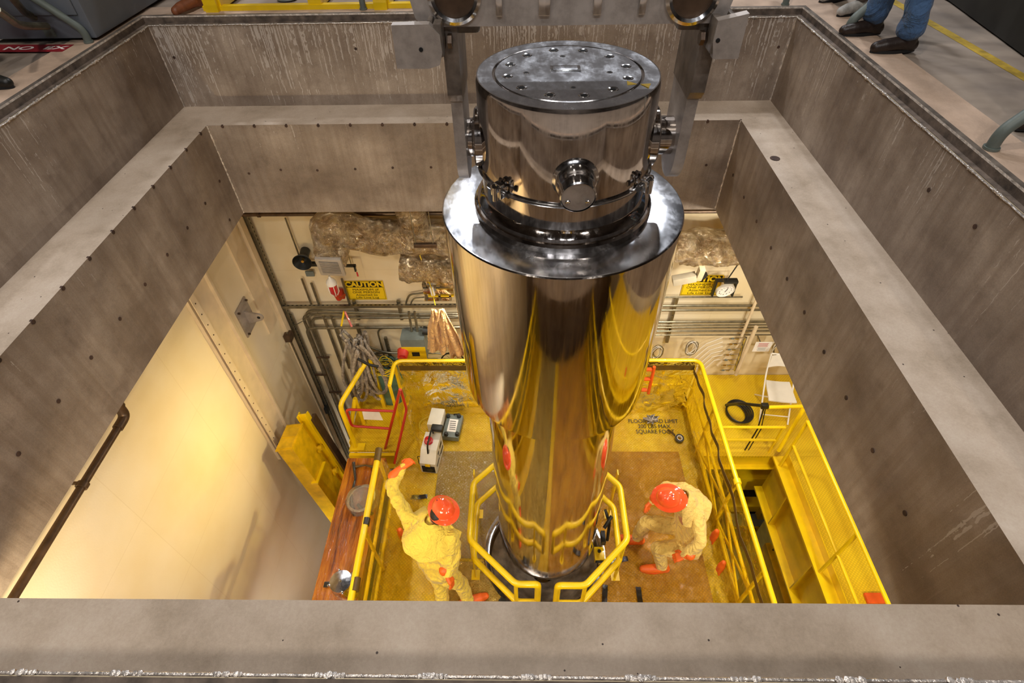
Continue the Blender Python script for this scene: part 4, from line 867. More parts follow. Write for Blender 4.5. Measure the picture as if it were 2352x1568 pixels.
# beacon with white guard
q = P(762, 652, y=5.40); o = thing('warning_beacon', q, 'red warning beacon with white dome cap and wire cage below the duct grille', 'beacon')
mb = MB(); mb.lathe([(0.0, .13), (0.012, .13), (0.02, .10), (0.055, .06), (0.068, .03), (0.068, 0.0)], q, (0, 0, 1), 28); mb.build('dome_cap', 'white', o)
mb = MB(); mb.lathe([(0.058, 0.0), (0.056, -0.13), (0.03, -0.17), (0, -0.175)], q, (0, 0, 1), 28); mb.build('red_lens', 'redlens', o)
mb = MB()
for k in range(6):
    a = k*pi/3; mb.tube([q+V((cos(a)*.066, sin(a)*.066, 0)), q+V((cos(a)*.066, sin(a)*.066, -.12)), q+V((cos(a)*.03, sin(a)*.03, -.19))], 0.005, 6)
mb.build('wire_cage', 'white', o)
mb = MB(); mb.tube(bend([q+V((0, 0, -.17)), q+V((0.01, 0.02, -.30)), q+V((.03, .2, -.36))], .05), 0.022, 10); mb.build('stem', 'red', o)
mb = MB(); a = P(781, 674, y=5.66); mb.box(a, (0.11, 0.05, 0.16), bev=.008); mb.build('back_box', 'red', o)
# small bracket and tag by the grille
q = P(803, 610, y=5.5); o = thing('spring_bracket', q, 'dark bracket with small dangling tag right of the duct grille', 'bracket'); mb = MB(); mb.box(q, (0.16, 0.03, 0.03)); mb.box(q+V((.06, 0, -.04)), (.02, .03, .10)); mb.build('arm', 'darkeq', o, smooth=False)
mb = MB(); mb.box(q+V((.07, 0, -.14)), (.02, .006, .07)); mb.build('tag', 'redlens', o, smooth=False)
# work light fixture, aluminium
q = P(1010, 655, y=5.45); o = thing('flood_light', q, 'aluminium flood light with brackets and wires partly hidden behind the collar', 'lamp')
mb = MB(); mb.box(q+V((0, 0, .16)), (0.30, 0.20, 0.16), Matrix.Rotation(.3, 3, 'X'), .02); mb.build('housing', 'bright', o)
mb = MB(); mb.box(q+V((-.02, 0, -.06)), (0.40, 0.10, 0.10), bev=.006); mb.box(q+V((-.06, 0.02, -.24)), (.34, .06, .05), bev=.004); mb.build('terminal_box', 'bright', o)
for dx in (-.2, -.02, .12): mb = MB(); mb.box(q+V((dx, 0, -.08)), (.03, .05, .34)); mb.box(q+V((dx, -.02, .02)), (.05, .03, .05)); mb.build('bracket', 'conduit', o, smooth=False)
mb = MB(); mb.cyl(q+V((-.1, -.08, .04)), q+V((-.08, -.1, -.08)), .028); mb.build('capacitor', 'white', o)
mb = MB(); mb.box(q+V((0, 0, -.17)), (.34, .05, .02)); mb.build('yellow_label', 'sign_y', o, smooth=False)
# tan hides hanging (leather aprons)
q = P(1003, 700, y=5.25)
o = thing('hanging_hide', q, 'tan leather welding jacket hanging in folds beside the flood light', 'jacket')
def drape(cx, w, z1, off, ph):
    mb = MB()
    def f(u, v):
        sp = 0.15+0.85*min(1, v*2.2); x = cx+(u-.5)*w*sp+0.02*sin(v*4+ph)+off*v; y = q.y-0.06+0.05*cos(u*11+ph)*sp+0.02*noise.noise(V((u*5, v*6, ph)))
        return V((x, y, q.z-0.02-(z1)*v+0.03*sin(u*7+ph)*v))
    mb.grid(f, 24, 20); ob = mb.build('fold', 'hide', o, ang=70); s = ob.modifiers.new('t', 'SOLIDIFY'); s.thickness = .01; return ob
drape(q.x-.04, .26, .80, -.03, 0); drape(q.x+.04, .20, .62, .02, 2); drape(q.x+.10, .22, .92, .10, 4)
mb = MB(); mb.tube([q+V((-.02, 0, 0)), q+V((-.03, 0, .25)), q+V((-.16, .02, 1.1))], 0.006, 6); mb.build('cord', 'ycable', o)
# instrument box, yellow face
q = P(953, 790, y=5.45); o = thing('control_box', q, 'grey and yellow control box with small dark display on the back wall', 'control box')
mb = MB(); mb.box(q, (0.34, 0.24, 0.42), bev=.008); mb.build('case', 'greymetal', o)
mb = MB(); mb.box(q+V((0, -.122, -.07)), (0.34, .004, .27)); mb.build('yellow_face', 'sign_y', o, smooth=False)
mb = MB(); mb.box(q+V((.02, -.126, -.08)), (.11, .004, .08)); mb.build('display', 'void', o, smooth=False)
for dx in (-.02, .06): mb = MB(); mb.cyl(q+V((dx, 0.05, .2)), q+V((dx, .1, .55)), .017); mb.build('cable_gland', 'conduit', o)
mb = MB(); mb.cyl(q+V((.15, 0, .28)), q+V((.25, 0, .26)), .06, n=16); mb.build('connector', 'darkeq', o)
q = P(925, 812, y=5.3); o = thing('hose_reel', q, 'pinkish red plastic cap tucked behind the rear railing corner', 'cap'); mb = MB(); mb.cyl(q+V((0, .06, 0)), q+V((0, -.06, -.02)), .085, .07, 24); mb.build('cap', 'pink', o); mb = MB(); mb.cyl(q+V((0, -.06, -.02)), q+V((0, -.075, -.022)), .05, n=20); mb.build('cap_end', 'redlens', o)
# bundle of corrugated hose
q0 = P(815, 745, y=5.30); o = thing('hose_bundle', q0, 'long bundle of grey corrugated hose hanging from a yellow and red strap', 'hose')
hz0 = P(830, 752, y=5.3).z; hz1 = P(850, 925, y=5.0).z; rnd = random.Random(3)
for k in range(13):
    x0 = P(790+rnd.uniform(-2, 60), 775, y=5.25).x; xb = P(812+rnd.uniform(-8, 70), 905, y=5.0).x; top = hz0-rnd.uniform(0.02, 0.12); bot = hz1+rnd.uniform(0.0, 0.25); yf = rnd.uniform(4.88, 5.25); w = rnd.uniform(.07, .16)
    pts = []
    for i in range(60):
        t = i/59; a = t*2*pi; zz = bot+(top-bot)*(0.5+0.5*cos(a)); f = (top-zz)/(top-bot); s_ = sin(a)
        pts.append(V((x0*(1-f)+xb*f+w*s_*(0.4+0.8*f), yf+0.05*sin(a*1.5+k)-0.0*f, zz)))
    mb = MB(); mb.tube(pts, 0.022, 8, closed=True, rf=lambda t: 1.0+0.10*sin(t*900)); mb.build('hose_loop', 'cable', o)
mb = MB(); mb.tube([P(792, 715, y=5.3), P(808, 750, y=5.2)], 0.014, 8); mb.mat(1); mb.tube([P(790, 715, y=5.4), P(784, 748, y=5.35)], .014, 8); mb.build('strap', ['red', 'sign_y'], o)
mb = MB(); a = P(845, 835, y=4.85); mb.tube([a+V((-.12, 0, .1)), a+V((.02, -.02, 0)), a+V((.13, 0, -.06))], .02, 8); mb.build('tie', 'black', o)
# yellow cord tangle on top of a teal drum
q = P(882, 930, z=FZ); q = V((-2.02, 5.30, FZ)); o = thing('teal_drum', q, 'teal drum standing between the hose bundle and the rear railing', 'drum')
mb = MB(); mb.lathe([(0, 0), (.20, 0), (.20, .30), (.205, .31), (.205, .33), (.20, .34), (.20, .66), (.206, .67), (.206, .69), (.19, .70), (0, .69)], q, (0, 0, 1), 36); mb.build('drum', 'teal', o)
o = thing('extension_cord', q+V((0, 0, .70)), 'tangle of thin yellow and black cord lying on the teal drum', 'cord')
rnd = random.Random(5)
for k in range(12):
    c = q+V((rnd.uniform(-.05, .05), rnd.uniform(-.12, .02), .72+k*.008)); r = rnd.uniform(.08, .17); e = rnd.uniform(.6, 1); ph = rnd.uniform(0, 6)
    mb = MB(); mb.tube([c+V((cos(a+ph)*r, sin(a+ph)*r*e, 0.03*sin(2*a+k))) for a in [2*pi*i/40 for i in range(40)]], .006, 6, closed=True); mb.build('cord_loop', 'ycable' if k % 3 else 'black', o)
# bicycle-like wheel seen above the rail: black hoop
q = P(1040, 830, y=5.40); o = thing('cable_hoop', q, 'black thin hoop with spokes just above the rear railing left of the cask', 'hoop'); mb = MB(); mb.tube([q+V((cos(a)*.17, 0.02*sin(a), sin(a)*.17)) for a in [2*pi*i/48 for i in range(48)]], .011, 8, closed=True)
for k in range(6): a = k*pi/6; mb.cyl(q+V((cos(a)*.17, 0, sin(a)*.17)), q-V((cos(a)*.17, 0, sin(a)*.17)), .002, n=5)
mb.build('hoop', 'black', o)
# clock on a bracket
q = P(1666, 668, y=5.42); o = thing('wall_clock', q, 'round white clock in a black bracket beside the second caution sign', 'clock'); d = V((0.12, -0.94, -0.25)).normalized()
mb = MB(); mb.lathe([(.0, 0), (.105, 0), (.118, .012), (.122, .0), (.122, -.03), (0, -.03)], q, d, 40); mb.mat(1); mb.lathe([(0.0, 0.001), (.104, .001)], q, d, 40); cf = mb.build('clock_case', ['beige', 'paper'], o)
cu_, cw_ = V((1, 0, 0)), None; cz_ = (V((0, 0, 1))-d*d.z).normalized(); cx_ = cz_.cross(d)*1.0; cx_ = cx_ if cx_.x > 0 else -cx_
for n_ in range(1, 13):
    a = radians(90-30*n_); text_mesh('numeral', str(n_), .030, basis(q+d*.003+cx_*cos(a)*.078+cz_*sin(a)*.078, cx_, cz_), 'black', cf, extrude=.0004)
for a, L, w in ((radians(75), .045, .007), (radians(80), .07, .005)):
    v = cx_*cos(a)+cz_*sin(a); s_ = cx_*-sin(a)+cz_*cos(a); mb = MB(); mb.prism([q+d*.006+s_*w/2-v*.015, q+d*.006+s_*w/2+v*L, q+d*.006-s_*w/2+v*L, q+d*.006-s_*w/2-v*.015], d*.002); mb.build('hand', 'black', cf, smooth=False)
mb = MB(); mb.box(q+V((0, .06, .13)), (.28, .06, .015)); mb.box(q+V((-.13, .06, .0)), (.02, .06, .26)); mb.box(q+V((.13, .06, .0)), (.02, .06, .26)); mb.build('bracket', 'darkeq', o, smooth=False)
# white panel lamps / boxes above the second sign
q = P(1590, 640, y=5.25); o = thing('camera_mount', q, 'beige angled box and steel arm hanging in front of the second caution sign', 'mount')
mb = MB(); mb.box(q+V((-.10, 0, .0)), (.28, .10, .10), Matrix.Rotation(-.25, 3, 'Y'), .006); mb.build('hood', simple('dull_cream_paint', '#b3a78f', .5), o); mb = MB(); mb.box(q+V((.07, -.02, .10)), (.07, .08, .20), Matrix.Rotation(.2, 3, 'X'), .006); mb.build('body', MT['dull'] if 'dull' in MT else 'slab', o); mb = MB(); mb.box(q+V((.12, 0, .06)), (.07, .07, .07), Matrix.Rotation(.5, 3, 'Y')); mb.cyl(q+V((.08, 0, .15)), q+V((.08, .05, .5)), .012); mb.build('arm', 'darkeq', o, smooth=False)
q = P(1678, 645, y=5.3); o = thing('shelf_bracket', q, 'small dark shelf bracket on a slanted rod above the clock', 'bracket'); mb = MB(); mb.box(q, (.17, .08, .03)); mb.cyl(q+V((-.05, 0, 0)), q+V((.05, 0, .38)), .008, n=8); mb.build('bracket', 'darkeq', o, smooth=False)
# paper notice
q = P(1751, 796, y=5.50); o = thing('paper_notice', q, 'white paper notice with red printed lines on the back wall above the folding chair', 'notice'); mb = MB(); mb.box(q, (.24, .004, .20)); mb.build('sheet', 'paper', o, smooth=False)
mb = MB()
for i in range(5): mb.box(q+V((.0, -.003, .07-i*.016)), (.15-.02*(i % 2), .001, .006))
mb.build('red_lines', 'redink', o, smooth=False); mb = MB()
for i in range(5): mb.box(q+V((.0, -.003, -.02-i*.014)), (.13-.015*(i % 3), .001, .004))
mb.build('grey_lines', 'greymetal', o, smooth=False)
mb = MB(); mb.cyl(q+V((0, .003, 0)), V((q.x, WY-.005, q.z)), .01, n=8); mb.build('standoff', 'conduit', o)
# coiled wires on the wall
for px, py, r, lb in ((1587, 797, .13, 'loose coil of grey wires on the back wall right of the cask'), (1508, 808, .12, 'loose coil of wires on the back wall close against the cask edge'), (1785, 800, .14, 'loose coil of wires beside the paper notice')):
    q = P(px, py, y=5.60); o = thing('wire_coil', q, lb, 'wire coil'); rnd = random.Random(px)
    for k in range(9):
        e = rnd.uniform(.75, 1.05); ph = rnd.uniform(-.25, .25); c = q+V((rnd.uniform(-.02, .02), -0.01*k*.5, rnd.uniform(-.02, .02)))
        mb = MB(); mb.tube([c+V((cos(a)*r*.62*e+.15*ph*sin(a), 0, sin(a)*r*e*1.15)) for a in [2*pi*i/36 for i in range(36)]], .0045, 6, closed=True); mb.build('wire_loop', 'conduit' if k % 2 else 'white', o)
# valve manifold
q = P(1700, 800, y=5.58); o = thing('valve_manifold', q, 'slanted silver valve manifold with small green and yellow taps on the back wall', 'manifold')
a, b = P(1712, 775, y=5.55), P(1688, 850, y=5.55); mb = MB(); mb.tube([a, b], .024, 10); mb.build('header', 'bright', o)
mb = MB(); mb.tube([P(1737, 750, y=5.5), P(1690, 860, y=5.5)], .028, 10); mb.build('slanted_pipe', 'wallpaint', o)
for i in range(7):
    c = a.lerp(b, i/6.2); mb = MB(); mb.cyl(c, c+V((-.24, -.02, .0)), .007, n=8); mb.cyl(c+V((-.10, -.02, 0)), c+V((-.15, -.02, 0)), .016, n=10); mb.mat(1); mb.cyl(c+V((-.17, -.02, 0)), c+V((-.21, -.02, 0)), .012, n=8); mb.build('tap', ['bright', 'brass' if i % 2 else 'greendk'], o)
for i in range(6):
    c = P(1660, 775+i*10, y=5.62); e = P(1560+i*9, 830+i*4, y=5.6); mb = MB(); mb.tube([c, c.lerp(e, .4)+V((0, 0, .08)), c.lerp(e, .75)+V((0, 0, -.05)), e], .005, 6); mb.build('tubing', 'white', o)
# ------------------------------------------------------------------ left wall of the room below
def onw(px, py, dx=0.0): return P(px, py, x=WX+dx)
ya, yb = 4.05, 4.47
mb = MB(); mb.box((WX+.05, (ya+yb)/2, (ZB-4.95)/2), (0.10, yb-ya, -ZB*-1+4.95)); mb.mat(0)
mb = MB(); zc, hz = (ZB-5.0)/2, 5.0+ZB
mb.box((WX+.02, (ya+yb)/2, zc), (0.04, yb-ya, hz)); mb.box((WX+.055, ya+.09, zc), (0.03, 0.012, hz)); mb.box((WX+.075, ya+.04, zc), (0.012, 0.085, hz)); mb.box((WX+.055, yb-.012, zc), (0.05, 0.022, hz))
mb.mat(1)
for i in range(22): mb.cyl((WX+.080, ya+.035, ZB-.1-i*.15), (WX+.085, ya+.035, ZB-.1-i*.15), .008, n=8)
struct('trim_6', mb, ['wallpaint', 'stain'], smooth=False)
mb = MB(); mb.box((WX+.025, 5.52, (ZB+LZ)/2), (0.05, 0.10, ZB-LZ)); mb.box((WX+.012, 5.25, (ZB-3.6)/2), (0.025, 0.28, 3.6+ZB)); struct('trim_7', mb, ['wallpaint'], smooth=False)
q = onw(640, 690, .03); cn = thing('corner_channel', (WX+.04, 5.6, -3), 'long vertical strut channel and thin pipe in the corner of the left and back walls', 'strut channel')
strut(cn, (WX+.06, 5.63, ZB-.02), (WX+.06, 5.63, -7.5), 0.05); mb = MB(); mb.cyl((WX+.05, 5.44, -3.9), (WX+.05, 5.44, -7.0), .014, n=8); mb.build('thin_pipe', 'conduit', cn)
q = onw(663, 772, .05); o = thing('junction_box', q, 'small brown junction box low on the left wall beside the corner channel', 'junction box'); mb = MB(); mb.box(q, (.09, .13, .12), bev=.005); mb.build('box', 'conduitdk', o); mb = MB(); mb.box(q+V((.048, 0, 0)), (.006, .12, .11)); mb.build('cover', 'conduitdk', o, smooth=False)
q = onw(748, 938, .05); o = thing('pipe_bracket', q, 'small dark bracket low on the left wall beside the yellow ladder rail', 'bracket'); mb = MB(); mb.box(q, (.09, .12, .14), bev=.005); mb.build('block', 'darkeq', o); mb = MB(); mb.box(q+V((-.02, .0, .10)), (.02, .05, .12)); mb.build('flange', 'darkeq', o, smooth=False)
# lifeline lug plate
q = onw(565, 728, .01); o = thing('lifeline_lug', q, 'galvanised steel lug plate with an eye bolted to the left wall', 'lug plate')
mb = MB(); mb.box(q, (.02, .30, .42), bev=.004); mb.build('base_plate', 'plate', o)
mb = MB(); pts = [V((0, 0, -.10)), V((.10, 0, -.07))]+[V((.15+.055*cos(radians(a)), 0, .055*sin(radians(a)))) for a in range(-70, 71, 14)]+[V((.10, 0, .07)), V((0, 0, .10))]; mb.prism(pts, (0, .02, 0), q+V((.01, -.01, 0))); mb.build('lug_eye', 'plate', o)
mb = MB(); mb.cyl(q+V((.16, -.012, 0)), q+V((.16, .012, 0)), .02, n=16); mb.build('eye_hole', 'void', o)
for sy in (-1, 1):
    for sz in (-1, 1): mb = MB(); mb.cyl(q+V((.01, sy*.12, sz*.17)), q+V((.035, sy*.12, sz*.17)), .014, n=6); mb.build('bolt', 'conduitdk', o)
# brown pipe along the head of the left wall
z0 = -2.06; e = P(281, 956, x=-3.27); o = thing('drain_pipe', e, 'brown drain pipe with elbow running along the left wall toward the viewer', 'pipe')
mb = MB(); mb.tube([V((e.x, e.y+.02, z0)), V((e.x, -1.5, z0))], .030, 12); mb.build('pipe', 'conduitdk', o)
mb = MB(); mb.tube(bend([V((e.x, e.y-.10, z0)), V((e.x, e.y+.03, z0)), V((e.x, e.y+.03, z0+.13))], .06), .040, 12); mb.cyl((e.x, e.y+.03, z0+.11), (e.x, e.y+.03, z0+.15), .050); mb.build('elbow', 'conduitdk', o)
mb = MB(); mb.cyl((e.x, e.y+.03, z0+.1), (e.x, e.y+.03, ZB+.01), .028, n=10); mb.build('drop', 'conduitdk', o)
for yv in (P(187, 1112, x=-3.27).y, .4): mb = MB(); mb.cyl((e.x, yv-.02, z0), (e.x, yv+.02, z0), .042, n=14); mb.box(((e.x+WX)/2, yv, z0+.03), (e.x-WX, .02, .02)); mb.build('pipe_clamp', 'conduitdk', o)

# yellow hoist girder leaning against the left wall
gA, gB = V((-3.08, 4.06, -4.45)), V((-2.70, 3.86, -6.55)); gd = (gB-gA).normalized(); gy_ = V((0, 1, 0)); gy_ = (gy_-gd*gy_.dot(gd)).normalized(); gx_ = gy_.cross(gd).normalized(); gx_ = gx_ if gx_.x > 0 else -gx_
GM = Matrix((gx_, gy_, gd)).transposed(); GL = (gB-gA).length
gi = thing('hoist_girder', gA, 'heavy yellow steel girder with dark guide rail leaning by the left wall', 'girder')
c = (gA+gB)/2
mb = MB(); mb.box(c, (0.20, 0.015, GL), GM); mb.box(c-gy_*.19, (.22, .02, GL), GM); mb.box(c+gy_*.19+gx_*.0, (.22, .02, GL), GM); mb.box(c+gx_*.10, (.016, .38, GL), GM); mb.box(gA+gd*.02, (.24, .44, .02), GM); mb.build('web_and_flanges', 'yellowdk', gi, smooth=False)
mb = MB(); mb.box(gA+gx_*.10+gd*.75-gy_*.05, (.10, .36, .02), GM); mb.box(gB+gx_*.06, (.24, .50, .02), GM); mb.build('stiffener', 'yellow', gi, smooth=False)
c2 = c+gy_*.30+gx_*.12; mb = MB(); mb.box(c2-gd*.1, (.13, .016, GL*.98), GM); mb.box(c2-gd*.1+gx_*.06, (.012, .10, GL*.98), GM); mb.box(c2-gd*.1-gx_*.06, (.012, .10, GL*.98), GM); mb.build('side_channel', 'yellow', gi, smooth=False)
mb = MB(); mb.box(c2+gx_*.075+gy_*.06, (.05, .12, GL*.95), GM); mb.build('guide_rail', 'conduitdk', gi, smooth=False)
for t in (.25, .5, .78): mb = MB(); p = gA+gd*GL*t+gx_*.13+gy_*.21; mb.cyl(p-gx_*.02, p+gx_*.04, .04, n=8); mb.box(p+gx_*.01, (.03, .14, .04), GM); mb.build('rail_clip', 'yellowdk', gi)
mb = MB(); mb.box((gB.x, gB.y, (gB.z+LZ)/2-.05), (.14, .2, gB.z-LZ-.1)); mb.build('foot_post', 'yellowdk', gi, smooth=False)

# ------------------------------------------------------------------ wrapped crate, hood, canister
CT = -4.80; cr = thing('wrapped_crate', (-2.08, 2.95, LZ), 'long tall crate wrapped in orange plastic between the left wall and the platform railing', 'crate')
mb = MB()
def wrapf(u, v): x = -2.36+u*.52; y = 1.2+v*2.75; return V((x, y, CT+.02*noise.noise(V((x*3, y*1.2, 0)))+.012*abs(noise.noise(V((x*14, y*2, 3))))))
mb.grid(wrapf, 20, 60); mb.build('wrapped_top', 'orange_wrap', cr, ang=80)
mb = MB(); mb.box((-2.10, 2.575, (CT+LZ)/2-.01), (.515, 2.745, CT-LZ-.03)); mb.build('wrapped_sides', 'orange_wrap', cr, smooth=False)
mb = MB(); mb.tube([P(812, 1062, z=CT+.04), P(816, 1100, z=CT+.04), P(806, 1140, z=CT+.04), P(808, 1165, z=CT+.04), P(815, 1182, z=CT+.04)], .022, 8, rf=lambda t: 1+.3*sin(t*20)); mb.build('black_tie', 'blacktape', cr)
mb = MB(); mb.tube([P(815, 1072, z=CT+.03), P(838, 1068, z=CT+.03), P(862, 1073, z=CT+.03)], .02, 8, rf=lambda t: 1+.5*sin(t*9)); mb.build('olive_tie', 'tape_dk', cr)
q = P(846, 1142, z=-4.66); q.x = -2.02; hd = thing('plastic_hood', q, 'clear and white domed plastic hood lying on the orange-wrapped crate', 'hood'); d = V((-0.2, 0.0, 1.0)).normalized()
mb = MB(); mb.lathe([(0.0, .16), (.05, .15), (.12, .105), (.17, .04), (.19, -.03), (.195, -.12)], q, d, 32)
for i, v in enumerate(mb.v): mb.v[i] = v+V((1, 1, 1))*0.03*noise.noise(v*7)
mb.build('clear_dome', 'clearfilm', hd, ang=60)
mb = MB(); mb.tube([q+V((cos(a)*.17, sin(a)*.17, -.02+.03*cos(a))) for a in [2*pi*i/30 for i in range(30)]], .016, 8, closed=True); mb.build('white_ring', 'white', hd)
mb = MB(); mb.tube([P(822, 1158, z=-4.70), P(835, 1172, z=-4.70), P(856, 1180, z=-4.70)], .02, 8); mb.build('black_seal', 'blacktape', hd)
q = P(782, 1334, z=-4.42); ca = thing('steel_canister', V((q.x, q.y, CT)), 'polished steel canister with round knobbed lid standing at the near end of the orange crate', 'canister')
mb = MB(); mb.lathe([(.0, -.36), (.12, -.36), (.125, -.34), (.125, -.10), (.105, -.07), (.100, -.03)], q, (0, 0, 1), 40); mb.build('body', 'bright', ca)
mb = MB(); mb.lathe([(.118, -.04), (.120, -.02), (.118, -.004), (.03, .004), (.0, .004)], q, (0, 0, 1), 48); ld = mb.build('lid', 'bright', ca)
mb = MB(); mb.ball(q+V((0, 0, .015)), .012, n=10); mb.build('knob', 'bright', ld)
for a in (20, 110, 200, 290): mb = MB(); p = q+V((cos(radians(a))*.125, sin(radians(a))*.125, -.02)); mb.box(p, (.03, .02, .04), Matrix.Rotation(radians(a), 3, 'Z'), .004); mb.build('lid_clip', 'bright', ca)
mb = MB(); mb.cyl(q+V((0, .09, -.2)), q+V((.10, .14, -.2)), .05, n=20); mb.build('side_port', 'plate', ca)
mb = MB(); p = P(746, 1342, z=CT+.02); mb.box(p+V((.05, 0, 0)), (.12, .06, .01)); mb.build('tape_piece', 'blacktape', cr, smooth=False)

# ------------------------------------------------------------------ instruments by the reaching worker
b0 = P(992, 1075, z=FZ+.02); io = thing('radiation_monitor', b0, 'white instrument box with red beacon and black carry handle by the raised glove', 'instrument')
M = Matrix.Rotation(-.12, 3, 'Z'); w_, d_, h_ = .22, .42, .36
A = b0+V((0, .14, 0))
prof = [(-d_/2, 0), (d_/2, 0), (d_/2, h_), (-d_/2+.14, h_), (-d_/2, h_*.62)]
mb = MB(); mb.prism([A+M @ V((-w_/2, y, z)) for y, z in prof], M @ V((w_, 0, 0))); mb.build('case', 'beige', io, smooth=False)
mb = MB(); mb.box(A+M @ V((0, -d_/2-.002, .09)), (.18, .004, .15), M); mb.build('dark_opening', 'void', io, smooth=False)
mb = MB(); mb.cyl(A+M @ V((.02, -d_/2-.004, .09)), A+M @ V((.02, -d_/2-.010, .09)), .045, n=24); mb.build('round_filter', 'darkeq', io)
for k, (yy_, zz_, a_, b_) in enumerate(((.10, .24, .06, .10), (-.03, .24, .04, .05), (-.10, .12, .03, .14), (.02, .12, .02, .05), (.12, .10, .05, .12))): mb = MB(); mb.box(A+M @ V((w_/2+.002, yy_, zz_)), (.004, b_, a_), M); mb.build('panel_label', 'sign_k', io, smooth=False)
p = A+M @ V((-.03, .06, h_)); mb = MB(); mb.lathe([(.0, .085), (.03, .080), (.05, .06), (.056, .0)], p, (0, 0, 1), 28); mb.build('red_beacon', 'redlens', io); mb = MB(); mb.lathe([(.062, 0), (.062, .015), (.05, .018)], p, (0, 0, 1), 28); mb.build('beacon_base', 'redlens', io)
mb = MB(); mb.tube(bend([A+M @ V((.0, -.12, h_*.95)), A+M @ V((.0, -.08, h_+.12)), A+M @ V((.0, .17, h_+.14)), A+M @ V((.0, .20, h_))], .05), .012, 8); mb.build('carry_handle', 'black', io)
mb = MB(); mb.box(A+M @ V((.06, .22, h_+.10)), (.16, .10, .06), M, .02); mb.build('black_cap', 'darkeq', io)
mb = MB(); mb.box(A+M @ V((.0, -d_/2-.012, .20)), (.07, .003, .06), M); mb.build('hanging_tag', 'sign_y', io, smooth=False)
mb = MB(); mb.tube([A+M @ V((-w_/2-.01, -.1, .22)), A+M @ V((-w_/2-.06, -.1, .20)), A+M @ V((-w_/2-.06, -.1, .02)), A+M @ V((-w_/2-.01, -.1, .02))], .005, 6); mb.build('wire_loop', 'black', io)
b1 = P(1040, 1000, z=FZ+.02); jo = thing('pump_box', b1, 'flat grey instrument with four knobs and a printed panel behind the white instrument box', 'instrument')
mb = MB(); mb.box(b1+V((.0, .10, .06)), (.24, .40, .10), M, .01); mb.build('case', 'greymetal', jo)
for sx in (-.08, .08):
    for sy in (-.06, .26): mb = MB(); c = b1+V((sx, sy, .11)); mb.lathe([(.032, 0), (.030, .03), (.022, .035), (.022, .05), (0, .052)], c, (0, 0, 1), 20); mb.build('knob', 'black' if sy < 0 else 'darkeq', jo)
mb = MB(); mb.box(b1+V((.0, .10, .112)), (.13, .22, .004), M); mb.build('printed_panel', 'paper', jo, smooth=False)
mb = MB()
for i in range(5): mb.box(b1+V((.0, .03+i*.035, .116)), (.09, .010, .002), M)
mb.build('print_lines', 'sign_k', jo, smooth=False)
b2 = P(1000, 1000, z=FZ+.02); mb = MB(); mb.box(b2+V((.02, .16, .13)), (.20, .30, .24), M, .01); o = mb.build('meter_case', 'beige', None); tag(o, 'beige meter case directly behind the red beacon', 'instrument')
mb = MB(); pp = [P(1050, 962, z=FZ+.06), P(1040, 950, z=FZ+.15), P(1058, 952, z=FZ+.14), P(1056, 965, z=FZ+.05), P(1038, 970, z=FZ+.10)]; mb.tube(bend(pp, .06), .008, 8); tag(mb.build('lead_wire', 'black'), 'short looped black lead at the back of the flat instrument', 'wire')
mb = MB(); pp = [P(1055, 948, z=FZ+.03), P(1000, 950, z=FZ+.04), P(965, 965, z=FZ+.05), P(962, 985, z=FZ+.1), P(985, 1000, z=FZ+.2)]; mb.tube(bend(pp, .2), .008, 8); tag(mb.build('lead_wire', 'ycable'), 'yellow lead curving over the film into the meter case', 'wire')
q = P(1495, 965, z=FZ+.06); mb = MB()
for k in range(7): a = k*.9; mb.tube([q+V((cos(a)*.07+.05*(k % 3-1), sin(a)*.05, .01*k)), q+V((cos(a+2)*.10, sin(a+2)*.05, .02+.01*k)), q+V((cos(a+4)*.08, sin(a+4)*.06, .01*k)), q+V((cos(a)*.07, sin(a)*.05, .01*k))], .014, 7)
tag(mb.build('rope_coil', 'cable'), 'small pale heap of rope on the platform beside the stencilled text', 'rope')
# tools beside the guard rail
q = P(1395, 1205, z=-4.55); o = thing('black_clamp', q, 'black strap clamp hanging inside the right guard rail near the cask', 'clamp'); mb = MB(); mb.tube([P(1390, 1170, z=-4.5), P(1400, 1200, z=-4.6), P(1395, 1240, z=-4.9)], .018, 8); mb.tube([P(1405, 1185, z=-4.5), P(1388, 1212, z=-4.6)], .022, 8); mb.build('strap', 'black', o); mb = MB(); mb.box(P(1385, 1235, z=-4.9), (.05, .14, .10)); mb.build('handle', 'black', o, smooth=False)
q = P(1376, 1272, z=FZ+.10); o = thing('yellow_bracket', q, 'small yellow and black bracket on the opening ring beside the right guard rail', 'bracket'); mb = MB(); mb.box(q+V((0, 0, -.02)), (.12, .16, .10), bev=.01); mb.build('block', 'yellow', o); mb = MB(); mb.box(q+V((0, -.085, -.02)), (.10, .01, .05)); mb.build('slot', 'black', o); mb = MB(); mb.cyl(q+V((.0, .02, .03)), q+V((0, .02, .05)), .02); mb.build('bolt', 'black', o)

# ------------------------------------------------------------------ right side: walkway, girder, hoist
wk = thing('side_walkway', (4.5, 2.5, FZ), 'yellow walkway with plate girder and railing along the right side of the lower room', 'walkway')
mb = MB(); mb.box((4.55, 1.7, FZ-.02), (1.9, 5.015, .04)); mb.build('deck_plate', 'deckyellow', wk, smooth=False)
mb = MB(); mb.box((3.62, 1.7, FZ-.42), (.03, 5.0, .80)); mb.box((3.60, 1.7, FZ-.83), (.22, 5.0, .03)); mb.box((3.60, 1.7, FZ+.0), (.20, 5.0, .03)); mb.build('plate_girder', 'yellow', wk, smooth=False)
for y in (3.6, 2.7, 1.8): mb = MB(); mb.box((3.56, y, FZ-.42), (.10, .02, .78)); mb.build('stiffener', 'yellow', wk, smooth=False)
mb = MB(); mb.box((3.66, 1.7, FZ+.08), (.012, 5.0, .14)); mb.build('toe_board', 'yellow', wk, smooth=False)
